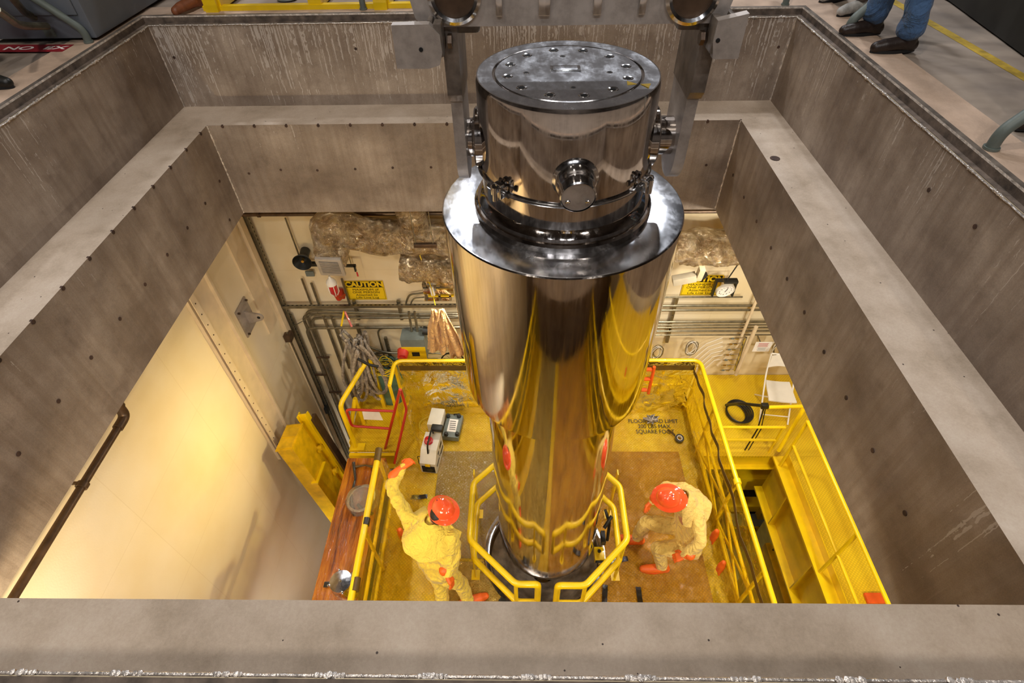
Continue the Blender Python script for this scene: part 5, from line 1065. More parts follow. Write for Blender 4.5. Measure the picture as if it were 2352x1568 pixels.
for z, r in ((-4.10, .024), (-4.62, .020)): mb = MB(); mb.tube([(3.55, 4.05, z), (3.55, -.6, z)], r, 10); mb.build('top_rail' if z > -4.3 else 'mid_rail', 'yellow', wk)
for y in (4.05, 2.6, 1.2): mb = MB(); mb.tube([(3.55, y, FZ), (3.55, y, -4.10)], .022, 10); mb.build('post', 'yellow', wk)
for y in (4.0, 0.): mb = MB(); mb.box((5.2, y, (FZ-.04+LZ)/2), (.14, .14, FZ-.04-LZ)); mb.build('leg', 'yellowdk', wk, smooth=False)
# rear deck railing, right part
rr = thing('deck_railing', (3.2, 4.45, FZ), 'yellow railing across the front of the rear deck below the folding chair', 'railing')
for z in (-4.55, -4.85): mb = MB(); mb.tube([(2.62, 4.28, z), (3.5, 4.28, z)], .02, 10); mb.build('rail', 'yellow', rr)
mb = MB(); mb.tube([P(1765, 935, y=4.35), P(1860, 932, y=4.35)], .024, 10); mb.tube([P(1845, 940, y=4.3), P(1788, 1035, y=4.15)], .026, 10); mb.build('angled_tube', 'yellow', rr)
for x in (2.62, 3.48): mb = MB(); mb.tube([(x, 4.28, FZ), (x, 4.28, -4.55)], .02, 10); mb.build('post', 'yellow', rr)
# gearbox hoist under the deck
q = P(1760, 1100, z=-6.2); o = thing('hoist_trolley', q, 'yellow box-shaped hoist trolley in the gap right of the platform', 'hoist')
mb = MB(); mb.box(q+V((.0, .1, -.05)), (.95, .34, .34), bev=.01); mb.build('trolley_beam', 'yellow', o); mb = MB(); mb.box(q+V((.0, .45, .12)), (1.1, .16, .10)); mb.build('cross_beam', 'yellow', o, smooth=False)
mb = MB(); mb.cyl(q+V((-.2, .42, .25)), q+V((.45, .42, .25)), .04); mb.cyl(q+V((.05, .2, .15)), q+V((.05, .35, .35)), .03); mb.build('spindle', 'yellow', o)
mb = MB(); mb.prism([q+V((-.5, -.10, .18)), q+V((-.5, .3, .18)), q+V((-.72, .12, -.25))], (0.02, 0, 0)); mb.build('gusset', 'yellow', o, smooth=False)
mb = MB(); mb.cyl(q+V((.0, -.2, -.1)), q+V((.03, -.42, -.22)), .045, n=16); mb.cyl(q+V((.25, -.12, -.2)), q+V((.6, -.12, -.2)), .05, n=14); mb.build('drive_tube', 'yellow', o)
mb = MB(); mb.box(q+V((.15, -.15, (LZ-q.z)/2-.12)), (.12, .12, q.z-LZ-.25)); mb.build('support_post', 'yellowdk', o, smooth=False)
q = P(1786, 1180, z=-6.45); o = thing('electric_motor', q, 'dark electric motor with grey junction end hanging off the hoist trolley', 'motor'); d = V((.25, -.85, -.45)).normalized()
mb = MB(); mb.cyl(q, q-d*.25, .085, n=20); mb.cyl(q-d*.25, q-d*.32, .10, n=20); mb.build('grey_end', 'greymetal', o); mb = MB(); mb.lathe([(0, .0), (.10, 0), (.10, .12), (.085, .13), (.085, .22), (.10, .23), (.10, .46), (.08, .50), (0, .50)], q, d, 24); mb.build('motor_body', 'conduitdk', o)
mb = MB(); mb.tube([q+V((.1, 0, 0)), q+V((.3, 0, -.05)), P(1837, 1172, z=-5.9)], .016, 8); mb.build('cable', 'black', o)
mb = MB(); mb.cyl(q+d*.2+V((0, 0, .08)), q+d*.2+V((0, 0, .16)), .03); mb.build('eye_bolt', 'conduitdk', o)
# hazard-striped beam end and lower yellow frame
q = P(1758, 1210, z=-7.2); o = thing('striped_beam', q, 'grey beam edged with black and yellow hazard stripes above the grey lower floor', 'beam'); mb = MB(); mb.box(q+V((0, .1, 0)), (1.1, .22, .10)); mb.build('beam', 'greymetal', o, smooth=False); mb = MB(); mb.box(q+V((0, -.012, 0.0)), (1.1, .006, .09)); mb.build('hazard_strip', 'hazard', o, smooth=False)
for sx in (-.4, .4): mb = MB(); mb.box(q+V((sx, .1, (LZ-q.z)/2-.03)), (.1, .1, q.z-LZ-.06)); mb.build('leg', 'greymetal', o, smooth=False)
q = P(1735, 1190, z=-7.0); o = thing('yellow_beam', q, 'yellow steel beam crossing the gap just behind the hazard-striped beam', 'beam'); mb = MB(); mb.box(q+V((.1, .25, .0)), (1.3, .18, .18), bev=.005); mb.build('beam', 'yellow', o); 
for sx in (-.45, .65): mb = MB(); mb.box(q+V((sx, .25, (LZ-q.z)/2-.05)), (.1, .1, q.z-LZ-.08)); mb.build('leg', 'yellowdk', o, smooth=False)
q = P(1820, 1330, z=-6.6); o = thing('machine_base', V((q.x, q.y, LZ)), 'pale yellow machine housing on the lower floor beside the plate girder', 'machine')
mb = MB(); mb.box((q.x+.15, q.y-.1, (q.z+LZ)/2), (.75, 1.3, q.z-LZ), bev=.03); mb.build('housing', 'yellowdk', o); mb = MB(); mb.box((q.x+.10, q.y+.70, (q.z+LZ)/2+.15), (.5, .4, q.z-LZ+.3), bev=.05); mb.build('pump_head', simple('pale_yellow_enamel', '#d7cf6a', .4), o)
for i, (dy, dz) in enumerate(((-.2, .01), (.25, .01))): mb = MB(); mb.cyl((q.x, q.y+dy, q.z), (q.x, q.y+dy, q.z+.03), .02, n=8); mb.build('bolt', 'darkeq', o)
mb = MB(); a = P(1775, 1260, z=-6.6); mb.tube([a, a+V((.05, -.05, -.1)), a+V((-.02, -.1, -.2))], .03, 8); mb.build('black_fitting', 'black', o)
q = P(1760, 1062, z=-7.6); o = thing('dark_pump', V((q.x, q.y+.3, LZ)), 'dark machinery in shadow beneath the rear deck on the right', 'machine'); mb = MB(); q.y = 4.75; mb.box((q.x, q.y+.3, LZ+.35), (1.1, .5, .7), bev=.05); mb.build('body', 'darkeq', o); mb = MB(); mb.cyl((q.x-.3, q.y+.2, LZ+.8), (q.x+.4, q.y+.2, LZ+.8), .15); mb.build('drum', 'darkeq', o)
# orange scrap at right corner
q = P(2010, 1374, z=FZ+.03); o = tag(MB().box(q, (.22, .12, .05), bev=.015).build('cone_base', 'orangefab'), 'orange plastic corner just showing at the near end of the side walkway', 'plastic')

# black cable coil, lamp stand
q = P(1690, 950, z=FZ+.03); o = thing('cable_coil', q, 'coil of black cable lying on the rear deck beside the long railing', 'cable coil')
for k in range(5): mb = MB(); mb.tube([q+V((cos(a)*(.14+.012*k)+.01*k, sin(a)*(.17+.01*k), .012+.022*k*.6)) for a in [2*pi*i/40 for i in range(40)]], .012, 8, closed=True); mb.build('cable_loop', 'black', o)
mb = MB(); mb.tube(bend([P(1668, 930, z=FZ+.10), P(1700, 926, z=FZ+.55), P(1735, 930, y=4.55), P(1757, 932, y=4.45)], .1), .022, 8); mb.build('thick_lead', 'black', o)
q = P(1726, 1058, z=FZ+.01); o = thing('black_stand', q, 'thin black stand with two cables rising from the deck edge below the folding chair', 'stand')
t1 = P(1756, 932, y=4.36); mb = MB(); mb.tube([t1, P(1740, 985, y=4.33), V((3.14, 4.30, FZ+.02))], .010, 8); mb.build('pole', 'black', o); mb = MB(); mb.tube([t1+V((.02, 0, 0)), P(1748, 985, y=4.33), V((3.19, 4.30, FZ+.02))], .007, 8); mb.build('cable', 'black', o); mb = MB(); mb.box(t1, (.09, .06, .07), bev=.008); mb.build('head', 'black', o)
for px in (1770, 1757): pass
# folding chair
chair = thing('folding_chair', V((3.72, 5.08, FZ)), 'white metal folding chair on the rear deck below the paper notice', 'chair'); cc = V((3.72, 5.02, FZ)); cM = Matrix.Rotation(-.12, 3, 'Z')
def cp(x, y, z): return cc+cM @ V((x, y, z))
mb = MB(); mb.grid(lambda u, v: cp((u-.5)*.38*(1-.12*v), -.20+v*.38, .46+.012*(2*u-1)**2-.01), 10, 10); s = mb.build('seat', 'white', chair, ang=60); m = s.modifiers.new('t', 'SOLIDIFY'); m.thickness = .02
mb = MB(); mb.grid(lambda u, v: cp((u-.5)*.40, .24+.03*v-.05*(1-(2*u-1)**2)*-.6, .70+v*.20-.02*(2*u-1)**2), 12, 8); s = mb.build('backrest', 'white', chair, ang=60); m = s.modifiers.new('t', 'SOLIDIFY'); m.thickness = .016
for sx in (-1, 1):
    mb = MB(); mb.tube(bend([cp(sx*.20, .30, .90), cp(sx*.20, .20, .60), cp(sx*.20, -.26, .012)], .1), .012, 8); mb.build('leg', 'white', chair)
    mb = MB(); mb.tube([cp(sx*.175, -.14, .45), cp(sx*.175, .26, .012)], .012, 8); mb.build('leg', 'white', chair)
mb = MB(); mb.tube([cp(-.2, .30, .90), cp(.2, .30, .90)], .012, 8); mb.build('stretcher', 'white', chair); mb = MB(); mb.tube([cp(-.2, -.2, .12), cp(.2, -.2, .12)], .008, 8); mb.build('stretcher', 'white', chair)
# ------------------------------------------------------------------ people
def hand(parent, wrist, d, palm, curl, mt, side=1, sc=1.0, name='glove', gaunt=0.0, rr=0.0):
    d = V(d).normalized(); pn = (V(palm)-d*V(palm).dot(d)).normalized(); sd = d.cross(pn).normalized()*side; W0 = V(wrist); mb = MB(); k = sc
    if gaunt: mb.limb([W0-d*gaunt, W0-d*.02, W0], [rr*1.15, rr*.85, .036*k], 14)
    for j in range(5):
        u = (j-2)/2*.030*k; mb.limb([W0+d*.012*k+sd*u*.6, W0+d*.085*k+sd*u*1.15], [.021*k, .019*k], 10)
    L = [.072, .082, .076, .060]
    for j in range(4):
        u = (1.5-j)*.0225*k; p = W0+d*.088*k+sd*u; a = curl*.35; pts = [p]; rad = [.0115*k]; dirv = d+sd*(1.5-j)*.08
        for q_ in range(3):
            a += curl*(.55+.12*j/3); vv = (dirv*cos(a)+pn*sin(a)).normalized(); p = p+vv*L[j]*k*(.45, .32, .23)[q_]; pts.append(p); rad.append((.0108, .0100, .0088)[q_]*k)
        mb.limb(pts, rad, 8)
    t0 = W0+d*.025*k+sd*.030*k; t1 = t0+(d*.55+sd*.75+pn*.25).normalized()*.045*k; t2 = t1+(d*.85+sd*.25+pn*.45).normalized()*.035*k; t3 = t2+(d*.9+pn*.4).normalized()*.026*k
    mb.limb([t0, t1, t2, t3], [.016*k, .0135*k, .0115*k, .010*k], 8)
    o = mb.build(name, mt, parent); remesh(o, .0055, 2); return o
def boot(parent, ank, toe, mt, sole, name='boot', sc=1.0, h=.12):
    ank, toe = V(ank), V(toe); d = V((toe.x-ank.x, toe.y-ank.y, 0)).normalized(); s = V((-d.y, d.x, 0)); g = min(ank.z, toe.z)
    base = V((ank.x, ank.y, toe.z)); mb = MB(); mb.limb([base-d*.055*sc+V((0, 0, .045)), base+d*.03*sc+V((0, 0, .055)), base+d*.13*sc+V((0, 0, .042)), base+d*.185*sc+V((0, 0, .036))], [.043*sc, .046*sc, .046*sc, .036*sc], 14)
    mb.limb([base-d*.03*sc+V((0, 0, .06)), base-d*.025*sc+V((0, 0, h))], [.046*sc, .048*sc], 14); o = mb.build(name, mt, parent); remesh(o, .009, 2)
    mb = MB(); pts = []
    for i in range(24):
        a = 2*pi*i/24; x = cos(a); pts.append(base+d*(.06*sc+x*.155*sc)+s*sin(a)*(.047 if x > 0 else .040)*sc)
    mb.prism(pts, (0, 0, .022)); mb.build('sole', sole, o if False else o); return o
def head(parent, c, f, upv, mt='skin', hair='hair'):
    c, f = V(c), V(f).normalized(); up = (V(upv)-f*V(upv).dot(f)).normalized(); s = f.cross(up)
    M = Matrix((s, f, up)).transposed(); mb = MB()
    mb.ball(c+up*.02, .1, (.78, .95, 1.0), 20, M); mb.ball(c+f*.025-up*.055, .07, (.85, .9, .95), 16, M); mb.ball(c+f*.055-up*.10, .035, (1, .8, .8), 12, M)
    mb.limb([c+f*.092+up*.012, c+f*.112-up*.022], [.010, .016], 8)
    for k in (-1, 1): mb.ball(c+s*k*.078-up*.015, .025, (.4, .8, 1.2), 10, M); mb.limb([c+f*.088+s*k*.018+up*.03, c+f*.08+s*k*.05+up*.028], [.012, .010], 8)
    mb.limb([c+f*.082-s*.02-up*.062, c+f*.088-up*.062, c+f*.082+s*.02-up*.062], [.008, .010, .008], 8)
    return mb, M, f, up, s
def face_bits(o, c, f, up, s):
    for k in (-1, 1): mb = MB(); mb.ball(c+f*.078+s*k*.032+up*.008, .013, n=12); mb.mat(1); mb.ball(c+f*.088+s*k*.032+up*.008, .006, n=8); mb.build('eye', ['white', 'hair'], o)
def helmet(parent, c, f, upv):
    c, f = V(c), V(f).normalized(); up = (V(upv)-f*V(upv).dot(f)).normalized(); s = f.cross(up); M = Matrix((s, f, up)).transposed(); mb = MB(); n = 48; rows = []
    for i in range(13):
        th = (pi/2)*i/12
        for j in range(n):
            a = 2*pi*j/n; r = .118*sin(th); rid = .006*max(0, 1-abs(sin(a)*sin(th)*.118)/.03)*1.0 if abs(cos(a)) > .0 else 0
            rows.append(M @ V((sin(a)*0+cos(a)*r*.92, sin(a)*r*1.10, .118*cos(th)*1.0+.004*sin(6*a)*0+(.007 if abs(cos(a)*r) < .016 else 0)*sin(th*2+.6)))+c)
    for (k, dz) in ((1.10, -.004), (1.36, -.016), (1.42, -.022), (1.40, -.027)):
        for j in range(n):
            a = 2*pi*j/n; ex = 1+(.14 if sin(a) > 0 else .05)*abs(sin(a)) if k > 1.2 else 1; rows.append(M @ V((cos(a)*.118*.92*(k*.97), sin(a)*.118*1.10*k*ex*.95, dz))+c)
    m = 17; mb.add(rows, [(i*n+j, i*n+(j+1) % n, (i+1)*n+(j+1) % n, (i+1)*n+j) for i in range(m-1) for j in range(n)])
    o = mb.build('hard_hat', 'hardhat', parent, ang=60); md = o.modifiers.new('t', 'SOLIDIFY'); md.thickness = .003
    mb = MB(); q = c+M @ V((-.02, .055, .104)); mb.ball(q, .012, (1, 1, .3), 10, M); mb.build('sticker', 'signred', o); return o
def hood_cape(parent, nk, back, upv, mt, w=.20, L=.30):
    back = V(back).normalized(); upv = V(upv).normalized(); s = back.cross(upv).normalized(); mb = MB()
    def f(u, v):
        a = (u-.5)*pi*1.25; r = .075+v*w*(1+.25*cos(a)); p = V(nk)+back*cos(a)*r*(1.15)+s*sin(a)*r*1.05+upv*(.06-v*.18-.06*v*v+.02*sin(a*5)*v)
        return p+V((1, 1, 1))*.014*noise.noise(p*14)
    mb.grid(f, 40, 16); o = mb.build('hood', mt, parent, ang=80); m = o.modifiers.new('t', 'SOLIDIFY'); m.thickness = .012; return o
def coverall(parent, J, mt, name='coverall', k=1.0):
    mb = MB(); pel, ch, nk = V(J['pelvis']), V(J['chest']), V(J['neck'])
    sL, sR, hL, hR = [V(J[q]) for q in ('shL', 'shR', 'hipL', 'hipR')]
    for t in (0, .25, .5, .75, 1):
        a = hL.lerp(sL, t); b = hR.lerp(sR, t); r = (.135, .130, .128, .125, .095)[int(t*4)]*k; mb.limb([a.lerp(b, .12), a.lerp(b, .5), a.lerp(b, .88)], [r*.9, r*1.12, r*.9], 16)
    for sd in ('L', 'R'):
        t_ = [.25, .5, .75]
        for (x, y, tt) in [(J['hip'+sd], J['sh'+sd], None)]:
            mb.limb([V(x).lerp(V(y), .1), V(x).lerp(V(y), .5), V(x).lerp(V(y), .88)], [.12*k, .12*k, .10*k], 16)
        mb.limb([J['sh'+sd], V(J['sh'+sd]).lerp(V(J['el'+sd]), .5), J['el'+sd], V(J['el'+sd]).lerp(V(J['wr'+sd]), .55), J['wr'+sd]], [.082*k, .076*k, .066*k, .064*k, .050*k], 16)
        kn = V(J['kn'+sd]); an = V(J['an'+sd]); mb.limb([J['hip'+sd], V(J['hip'+sd]).lerp(kn, .5), kn, kn.lerp(an, .5), an+V((0, 0, .06))], [.115*k, .102*k, .085*k, .080*k, .072*k], 16)
    mb.limb([ch, nk], [.11*k, .075*k], 16)
    o = mb.build(name, mt, parent); remesh(o, .011, 3, (.035, .16))
    tx = bpy.data.textures.new('creases', 'CLOUDS'); tx.noise_scale = .09; tx.noise_depth = 1; tx.noise_type = 'HARD_NOISE'
    m = o.modifiers.new('creases', 'DISPLACE'); m.texture = tx; m.strength = .020; m.mid_level = .5; m.texture_coords = 'LOCAL'; return o
def inner_body(parent, J, hc, f, upv, mt='skin'):
    mb, M, ff, up, s = head(parent, hc, f, upv, mt); mb.limb([V(hc)-up*.06-ff*.01, J['neck'], J['chest']], [.058, .062, .085], 14)
    mb.limb([J['chest'], J['pelvis']], [.10, .10], 14)
    for sd in ('L', 'R'):
        mb.limb([J['chest'], J['sh'+sd], J['el'+sd], J['wr'+sd]], [.08, .055, .042, .030], 12); mb.limb([J['pelvis'], J['hip'+sd], J['kn'+sd], J['an'+sd]], [.09, .08, .055, .04], 12)
    o = mb.build('body', mt, parent); remesh(o, .011, 2); face_bits(o, V(hc), ff, up, s); return o

# worker reaching to the instrument box
zf = FZ+.02
A = dict(neck=P(996, 1196, z=-3.66), chest=P(988, 1215, z=-3.86), pelvis=P(1006, 1302, z=-4.26), shL=P(938, 1190, z=-3.74), shR=P(1037, 1232, z=-3.76), elL=P(897, 1117, z=-3.74), wrL=P(926, 1072, z=-3.72),
         elR=P(1046, 1275, z=-4.00), wrR=P(1026, 1318, z=-4.14))
pv = A['pelvis']; rt = V((.78, -.5, 0)).normalized(); A['hipL'] = pv-rt*.10+V((0, 0, -.06)); A['hipR'] = pv+rt*.10+V((0, 0, -.06))
A['anR'] = P(1074, 1378, z=zf+.09); A['knR'] = A['hipR'].lerp(A['anR'], .5)+V((.03, .05, .02)); A['anL'] = A['anR']+V((-.26, -.14, 0)); A['knL'] = A['hipL'].lerp(A['anL'], .5)+V((.03, .06, .02))
pa = thing('person', (A['anR']+A['anL'])/2-V((0, 0, .09)), 'person in yellow coverall and orange hard hat, arm raised toward the white instrument box', 'person')
hcA = P(1016, 1176, z=-3.50); fA = V((.62, .62, -.45)).normalized(); upA = V((.25, .15, 1)).normalized()
inner_body(pa, A, hcA, fA, upA); coverall(pa, A, 'cover_a'); helmet(pa, hcA+V((.015, .01, .045)), V((-.55, .75, -.12)), V((.16, -.16, 1)))
mb = MB(); mb.ball(hcA-V((.035, .03, -.00)), .102, (.85, .95, .95), 16); mb.build('hair', 'hair', pa)
hood_cape(pa, A['neck']+V((0, 0, .02)), V((-.55, -.75, .0)), V((0, 0, 1)), 'cover_a', .20)
dL = (P(962, 1040, z=-3.74)-A['wrL']).normalized(); hand(pa, A['wrL'], dL, V((.3, .3, -1)), .6, 'orange', 1, 1.08, gaunt=.15, rr=.050)
dR = (P(1044, 1346, z=-4.22)-A['wrR']).normalized(); hand(pa, A['wrR'], dR, V((-.6, .3, .1)), .5, 'orange', 1, 1.04, gaunt=.045, rr=.050)
for s_ in ('L', 'R'): a_ = A['an'+s_]; boot(pa, a_, V((a_.x+.15, a_.y+.05, zf)), 'orange', 'orangefab', 'boot_cover', 1.15)
# crouching worker
B = dict(neck=P(1556, 1150, z=-3.90), chest=P(1577, 1172, z=-4.06), pelvis=P(1588, 1232, z=-4.46), shL=P(1601, 1180, z=-3.98), shR=P(1570, 1122, z=-4.02), elL=P(1610, 1246, z=-4.10), wrL=P(1572, 1276, z=-4.30), elR=P(1530, 1118, z=-4.22), wrR=P(1498, 1150, z=-4.14))
pv = B['pelvis']; B['hipL'] = pv+V((-.02, -.13, -.03)); B['hipR'] = pv+V((-.04, .13, -.03))
B['anL'] = P(1519, 1302, z=zf+.09); B['anR'] = P(1462, 1236, z=zf+.09); B['knL'] = P(1512, 1258, z=-4.58); B['knR'] = P(1482, 1200, z=-4.60)
pb = thing('person', (B['anL']+B['anR'])/2-V((0, 0, .09)), 'person in pale yellow coverall and orange hard hat crouching right of the cask', 'person')
hcB = P(1535, 1148, z=-3.86); fB = V((-.75, -.1, -.60)).normalized(); upB = V((-.45, -.08, .9)).normalized()
inner_body(pb, B, hcB, fB, upB); coverall(pb, B, 'cover_b'); helmet(pb, hcB+V((-.01, -.0, .05)), V((.86, -.35, .25)), V((-.26, -.40, .85)))
mb = MB(); mb.ball(hcB+V((.005, .005, .005)), .098, (.85, .95, .95), 16); mb.build('hair', 'hair', pb)
hood_cape(pb, B['neck']+V((.04, .02, .02)), V((.9, .25, 0)), V((-.2, 0, 1)), 'cover_b', .17)
hand(pb, B['wrL'], (P(1530, 1284, z=-4.42)-B['wrL']).normalized(), V((-.2, .1, -1)), .45, 'orange', -1, 1.0, gaunt=.06, rr=.052)
hand(pb, B['wrR'], (P(1484, 1166, z=-4.26)-B['wrR']).normalized(), V((.2, -.6, -.3)), .35, 'orange', 1, 1.05, gaunt=.05, rr=.05)
a_ = B['anL']; boot(pb, a_, V((a_.x-.15, a_.y-.0, zf)), 'orange', 'orangefab', 'boot_cover', 1.15); a_ = B['anR']; boot(pb, a_, V((a_.x-.15, a_.y+.02, zf)), 'orange', 'orangefab', 'boot_cover', 1.15)

# onlookers on the hall floor
def onlooker(fL, fR, face, trou, shoe, sole, label, shirt='shirt', sc=1.0, torso=None, h=.12, hem=.07, wide=1.0):
    fL, fR = V(fL), V(fR); m = (fL+fR)/2; F_ = V(face).normalized(); s = V((-F_.y, F_.x, 0)); g = FL
    base = torso or V((m.x, m.y, 0)); J = {}
    J['pelvis'] = V((base.x, base.y, g+.93)); J['chest'] = J['pelvis']+V((0, 0, .38)); J['neck'] = J['pelvis']+V((0, 0, .58))
    for k, n_, f_ in ((1, 'L', fL), (-1, 'R', fR)):
        J['hip'+n_] = J['pelvis']+s*k*.10-V((0, 0, .04)); J['an'+n_] = V((f_.x, f_.y, g+.09)); J['kn'+n_] = J['hip'+n_].lerp(J['an'+n_], .52)+F_*.03
        J['sh'+n_] = J['chest']+s*k*.19+V((0, 0, .12)); J['el'+n_] = J['sh'+n_]+V((0, 0, -.28))+s*k*.05; J['wr'+n_] = J['el'+n_]+V((0, 0, -.22))+F_*.08
    p = thing('person', V((m.x, m.y, g)), label, 'person'); hc = J['neck']+V((0, 0, .17)); inner_body(p, J, hc, F_, V((0, 0, 1)))
    mb = MB(); mb.ball(hc+V((0, 0, .035))-F_*.015, .104, (.84, .95, .95), 16); mb.build('hair', 'hair', p)
    mb = MB()
    for t in (0, .35, .7, 1): a = J['hipL'].lerp(J['shL'], t); b = J['hipR'].lerp(J['shR'], t); mb.limb([a, a.lerp(b, .5), b], [.105, .12, .105] if t < 1 else [.08, .09, .08], 14)
    for n_ in 'LR': mb.limb([J['sh'+n_], J['el'+n_], J['wr'+n_]], [.072, .055, .045], 12)
    o = mb.build('shirt', shirt, p); remesh(o, .015, 3)
    mb = MB(); mb.limb([J['hipL'], J['pelvis'], J['hipR']], [.11, .125, .11], 14)
    for n_ in 'LR': an = J['an'+n_]; mb.limb([J['hip'+n_], J['kn'+n_], an+V((0, 0, .14)), an+V((0, 0, hem))], [.11, .082*wide, .080*wide, .082*wide], 16)
    o = mb.build('trousers', trou, p); remesh(o, .012, 2, (.03, .12))
    for k, n_ in ((1, 'L'), (-1, 'R')):
        hand(p, J['wr'+n_], V((0, 0, -1)), -s*k, .4, 'skin', -k, 1.0, 'hand'); boot(p, J['an'+n_], V((J['an'+n_].x+F_.x*.15, J['an'+n_].y+F_.y*.15, g)), shoe, sole, 'shoe', sc, h)
    return p
def G(px, py): return P(px, py, z=FL)
onlooker(G(2068, 118), G(2050, 108)+V((-.06, .30, 0)), (-1, -.08, 0), 'denim', 'brownshoe', 'bluesole', 'person in blue jeans and dark brown shoes standing by the right edge of the opening', sc=1.12, wide=1.12)
onlooker(G(1968, 30), G(1930, 2)+V((0, .05, 0)), (-.9, -.4, 0), 'khaki', 'sneaker', 'bluesole', 'person in grey trousers and light sneakers behind the far right corner', sc=1.08)
onlooker(G(428, 26)+V((.05, .07, 0)), G(470, 12)+V((-.02, .16, 0)), (-.35, -.93, 0), 'navy', 'tanboot', 'sole', 'person in tan leather boots standing beside the yellow steel stand', sc=1.15, torso=V((-3.45, 6.15, 0)), h=.17, hem=.14)
onlooker(G(2368, 285)+V((.08, 0, 0)), G(2400, 240)+V((.15, .1, 0)), (-.9, -.3, 0), 'navy', 'brownshoe', 'bluesole', 'person in dark trousers cut off by the right edge of the photo', sc=1.1)
onlooker(G(-32, 200), G(-60, 170)+V((-.1, 0, 0)), (1, -.1, 0), 'navy', 'black', 'bluesole', 'person with a black shoe tip cut off by the left edge of the photo', sc=1.05)

# ------------------------------------------------------------------ things on the hall floor
# curved rail posts let into the curb
def post(p0, out, px, label, r=.030):
    p0 = V(p0); o = thing('rail_post', p0, label, 'post'); out = V(out)
    pts = bend([p0, p0+V((0, 0, .10)), p0+out*.55+V((0, 0, .42)), p0+out+V((0, 0, .62)), p0+out+V((0, 0, 1.15))], .16, 6); mb = MB(); mb.tube(pts, r, 12); mb.build('tube', 'greendk', o)
    mb = MB(); mb.cyl(p0+V((0, 0, .002)), p0+V((0, 0, .015)), r*1.25, n=16); mb.build('collar', 'greendk', o)
post(G(1945, 78), (.62, .10, 0), 0, 'grey-green bent rail post in front of the person in blue jeans', .034)
post(G(2275, 342), (.60, .10, 0), 0, 'grey-green bent rail post at the right edge nearest the viewer', .034)
post(G(205, 98), (-.50, -.14, 0), 0, 'grey-green bent rail post in front of the grey cabinet', .030)
post(G(835, 22), (0, .35, 0), 0, 'grey-green rail post against the yellow steel stand', .028)
post(G(1803, 12), (0, .35, 0), 0, 'slim grey-green rail post at the rear right corner of the opening', .028)
# grey cabinet
cb = thing('grey_cabinet', (-4.25, 6.2, FL), 'large grey steel cabinet behind the left corner of the opening', 'cabinet'); g0 = G(150, 100)
mb = MB(); mb.box((g0.x-.20, g0.y+1.05, FL+.85), (.92, 2.0, 1.66), bev=.02); mb.build('body', 'cabinet', cb); mb = MB(); mb.box((g0.x-.20, g0.y+.04, FL+.9), (.80, .012, 1.4), bev=.005); mb.build('door', 'cabinet', cb)
mb = MB(); mb.tube([(g0.x+.16, g0.y+.02, FL+.8), (g0.x+.16, g0.y-.02, FL+.82), (g0.x+.16, g0.y-.02, FL+.98), (g0.x+.16, g0.y+.02, FL+1.0)], .01, 8); mb.build('handle', 'darkeq', cb)
# bent grey pipes at left
o = thing('bent_pipes', G(60, 80), 'pair of curved grey metal pipes joined by a coupling left of the cabinet', 'pipes')
for (a, b, c) in (((20, -14), (60, 32), (108, 46)), ((-10, 20), (45, 60), (108, 60))): mb = MB(); q = [P(*a, z=FL+.45), P(*b, z=FL+.22), P(*c, z=FL+.14)]; mb.tube(bend(q, .3, 8), .028, 10); mb.build('pipe', 'conduit', o)
q = P(112, 56, z=FL+.12); mb = MB(); mb.box(q, (.05, .06, .08), bev=.01); mb.box(q-V((0, 0, .05)), (.09, .09, .06)); mb.build('coupling', 'greendk', o)
# floor sign
sg = P(60, 112, z=FL+.004); o = thing('floor_sign', sg, 'red floor sign strip with white lettering left of the opening', 'floor sign')
a, b, c, d = G(-60, 103), G(170, 103), G(143, 119), G(-60, 120); mb = MB(); mb.prism([V((p.x, p.y, FL+.0005)) for p in (a, b, c, d)], (0, 0, .002)); mb.build('panel', 'signred', o, smooth=False)
tc = G(82, 111); text_mesh('lettering', 'NO  EX', .100, basis((tc.x, tc.y-.004, FL+.003), (1, 0, 0), (0, 1, 0)), 'paper', o, sx=1.55, shear=.0, extrude=.0003, bold=.002)
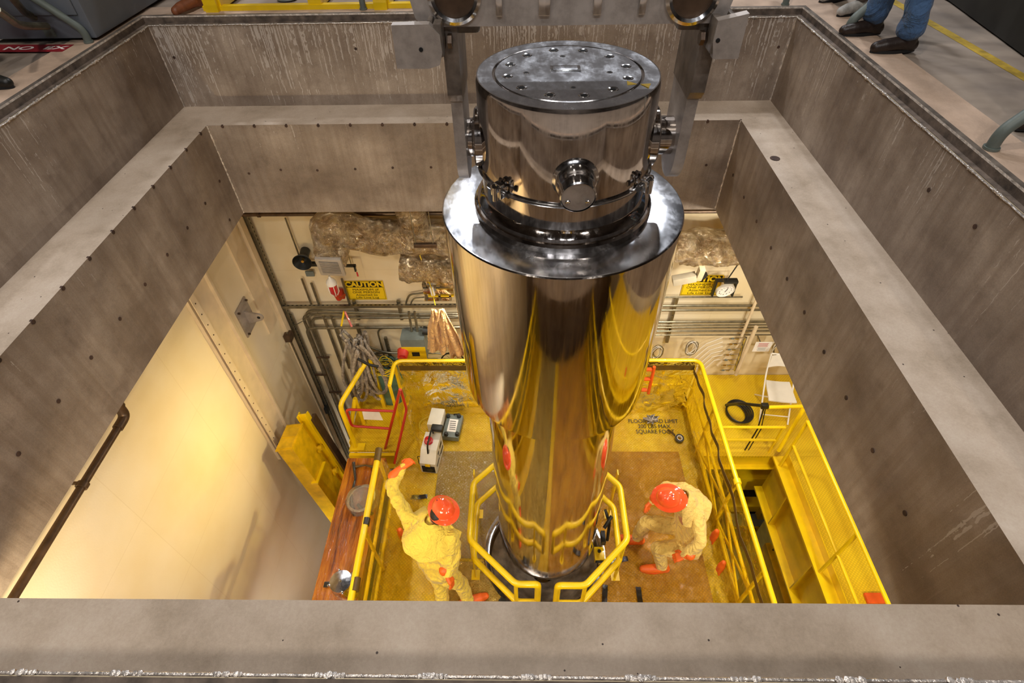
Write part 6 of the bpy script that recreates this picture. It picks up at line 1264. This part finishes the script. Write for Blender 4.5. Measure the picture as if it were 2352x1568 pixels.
# yellow steel frame beyond the opening
fr = thing('equipment_stand', G(700, 20)+V((0, .2, 0)), 'yellow welded steel stand behind the far edge of the opening', 'stand')
xL = G(489, 28).x; xR = G(880, 14).x; yf = G(600, 25).y; mb = MB(); mb.box(((xL+xR)/2+.1, yf+.05, FL+.02), (xR-xL+.4, .07, .04)); mb.build('base_beam', 'yellow', fr, smooth=False)
mb = MB(); mb.box(((xL+xR)/2+.1, yf+1.4, FL+.045), (xR-xL+.4, .09, .09)); mb.build('base_beam', 'yellow', fr, smooth=False)
for x in (xL, xR): 
    for y in (yf, yf+1.4): mb = MB(); mb.box((x, y+.02, FL+.75), (.12, .10, 1.5)); mb.build('upright', 'yellow', fr, smooth=False)
for x in (xL, (xL+xR)/2+.15, xR): mb = MB(); mb.box((x+.02, yf+.7, FL+.05), (.12, 1.35, .08)); mb.build('cross_beam', 'yellow', fr, smooth=False)
for k in (-1, 1): mb = MB(); mb.tube([V((xL if k < 0 else xR, yf+.05, FL+.1)), V((xL-.5*k if k < 0 else xR-.5, yf+.7, FL+.9))], .03, 6); mb.build('diagonal', 'yellow', fr, smooth=False)
mb = MB(); mb.box(((xL+xR)/2, yf+.7, FL+1.5), (xR-xL+.12, 1.5, .08)); mb.build('top_plate', 'yellow', fr, smooth=False)
q = G(642, 14); o = tag(MB().cyl(q+V((0, .25, 0)), q+V((0, .25, .10)), .10, .07, 20).build('floor_fitting', 'greymetal'), 'grey round fitting on the floor inside the yellow stand', 'fitting')
# dark machine at right
q = G(2240, 40); o = thing('dark_machine', (5.3, 6.4, FL), 'large black machine in shadow beyond the painted yellow line', 'machine'); mb = MB()
q0, q1 = G(2180, 2), G(2352, 128); mb.prism([V((q0.x, q0.y+.9, FL)), V((q0.x, q0.y, FL)), V((q1.x, q1.y, FL)), V((q1.x+2.0, q1.y-.6, FL)), V((q1.x+2.0, q0.y+1.2, FL))], (0, 0, 1.5)); mb.build('housing', 'darkeq', o, smooth=False)
for i in range(6): mb = MB(); mb.tube([V((q0.x+.2+i*.1, q0.y-.12-i*.12, FL+.3)), V((q0.x+.25+i*.1, q0.y-.2-i*.12, FL+.03))], .03, 8); mb.build('hose', 'black', o)
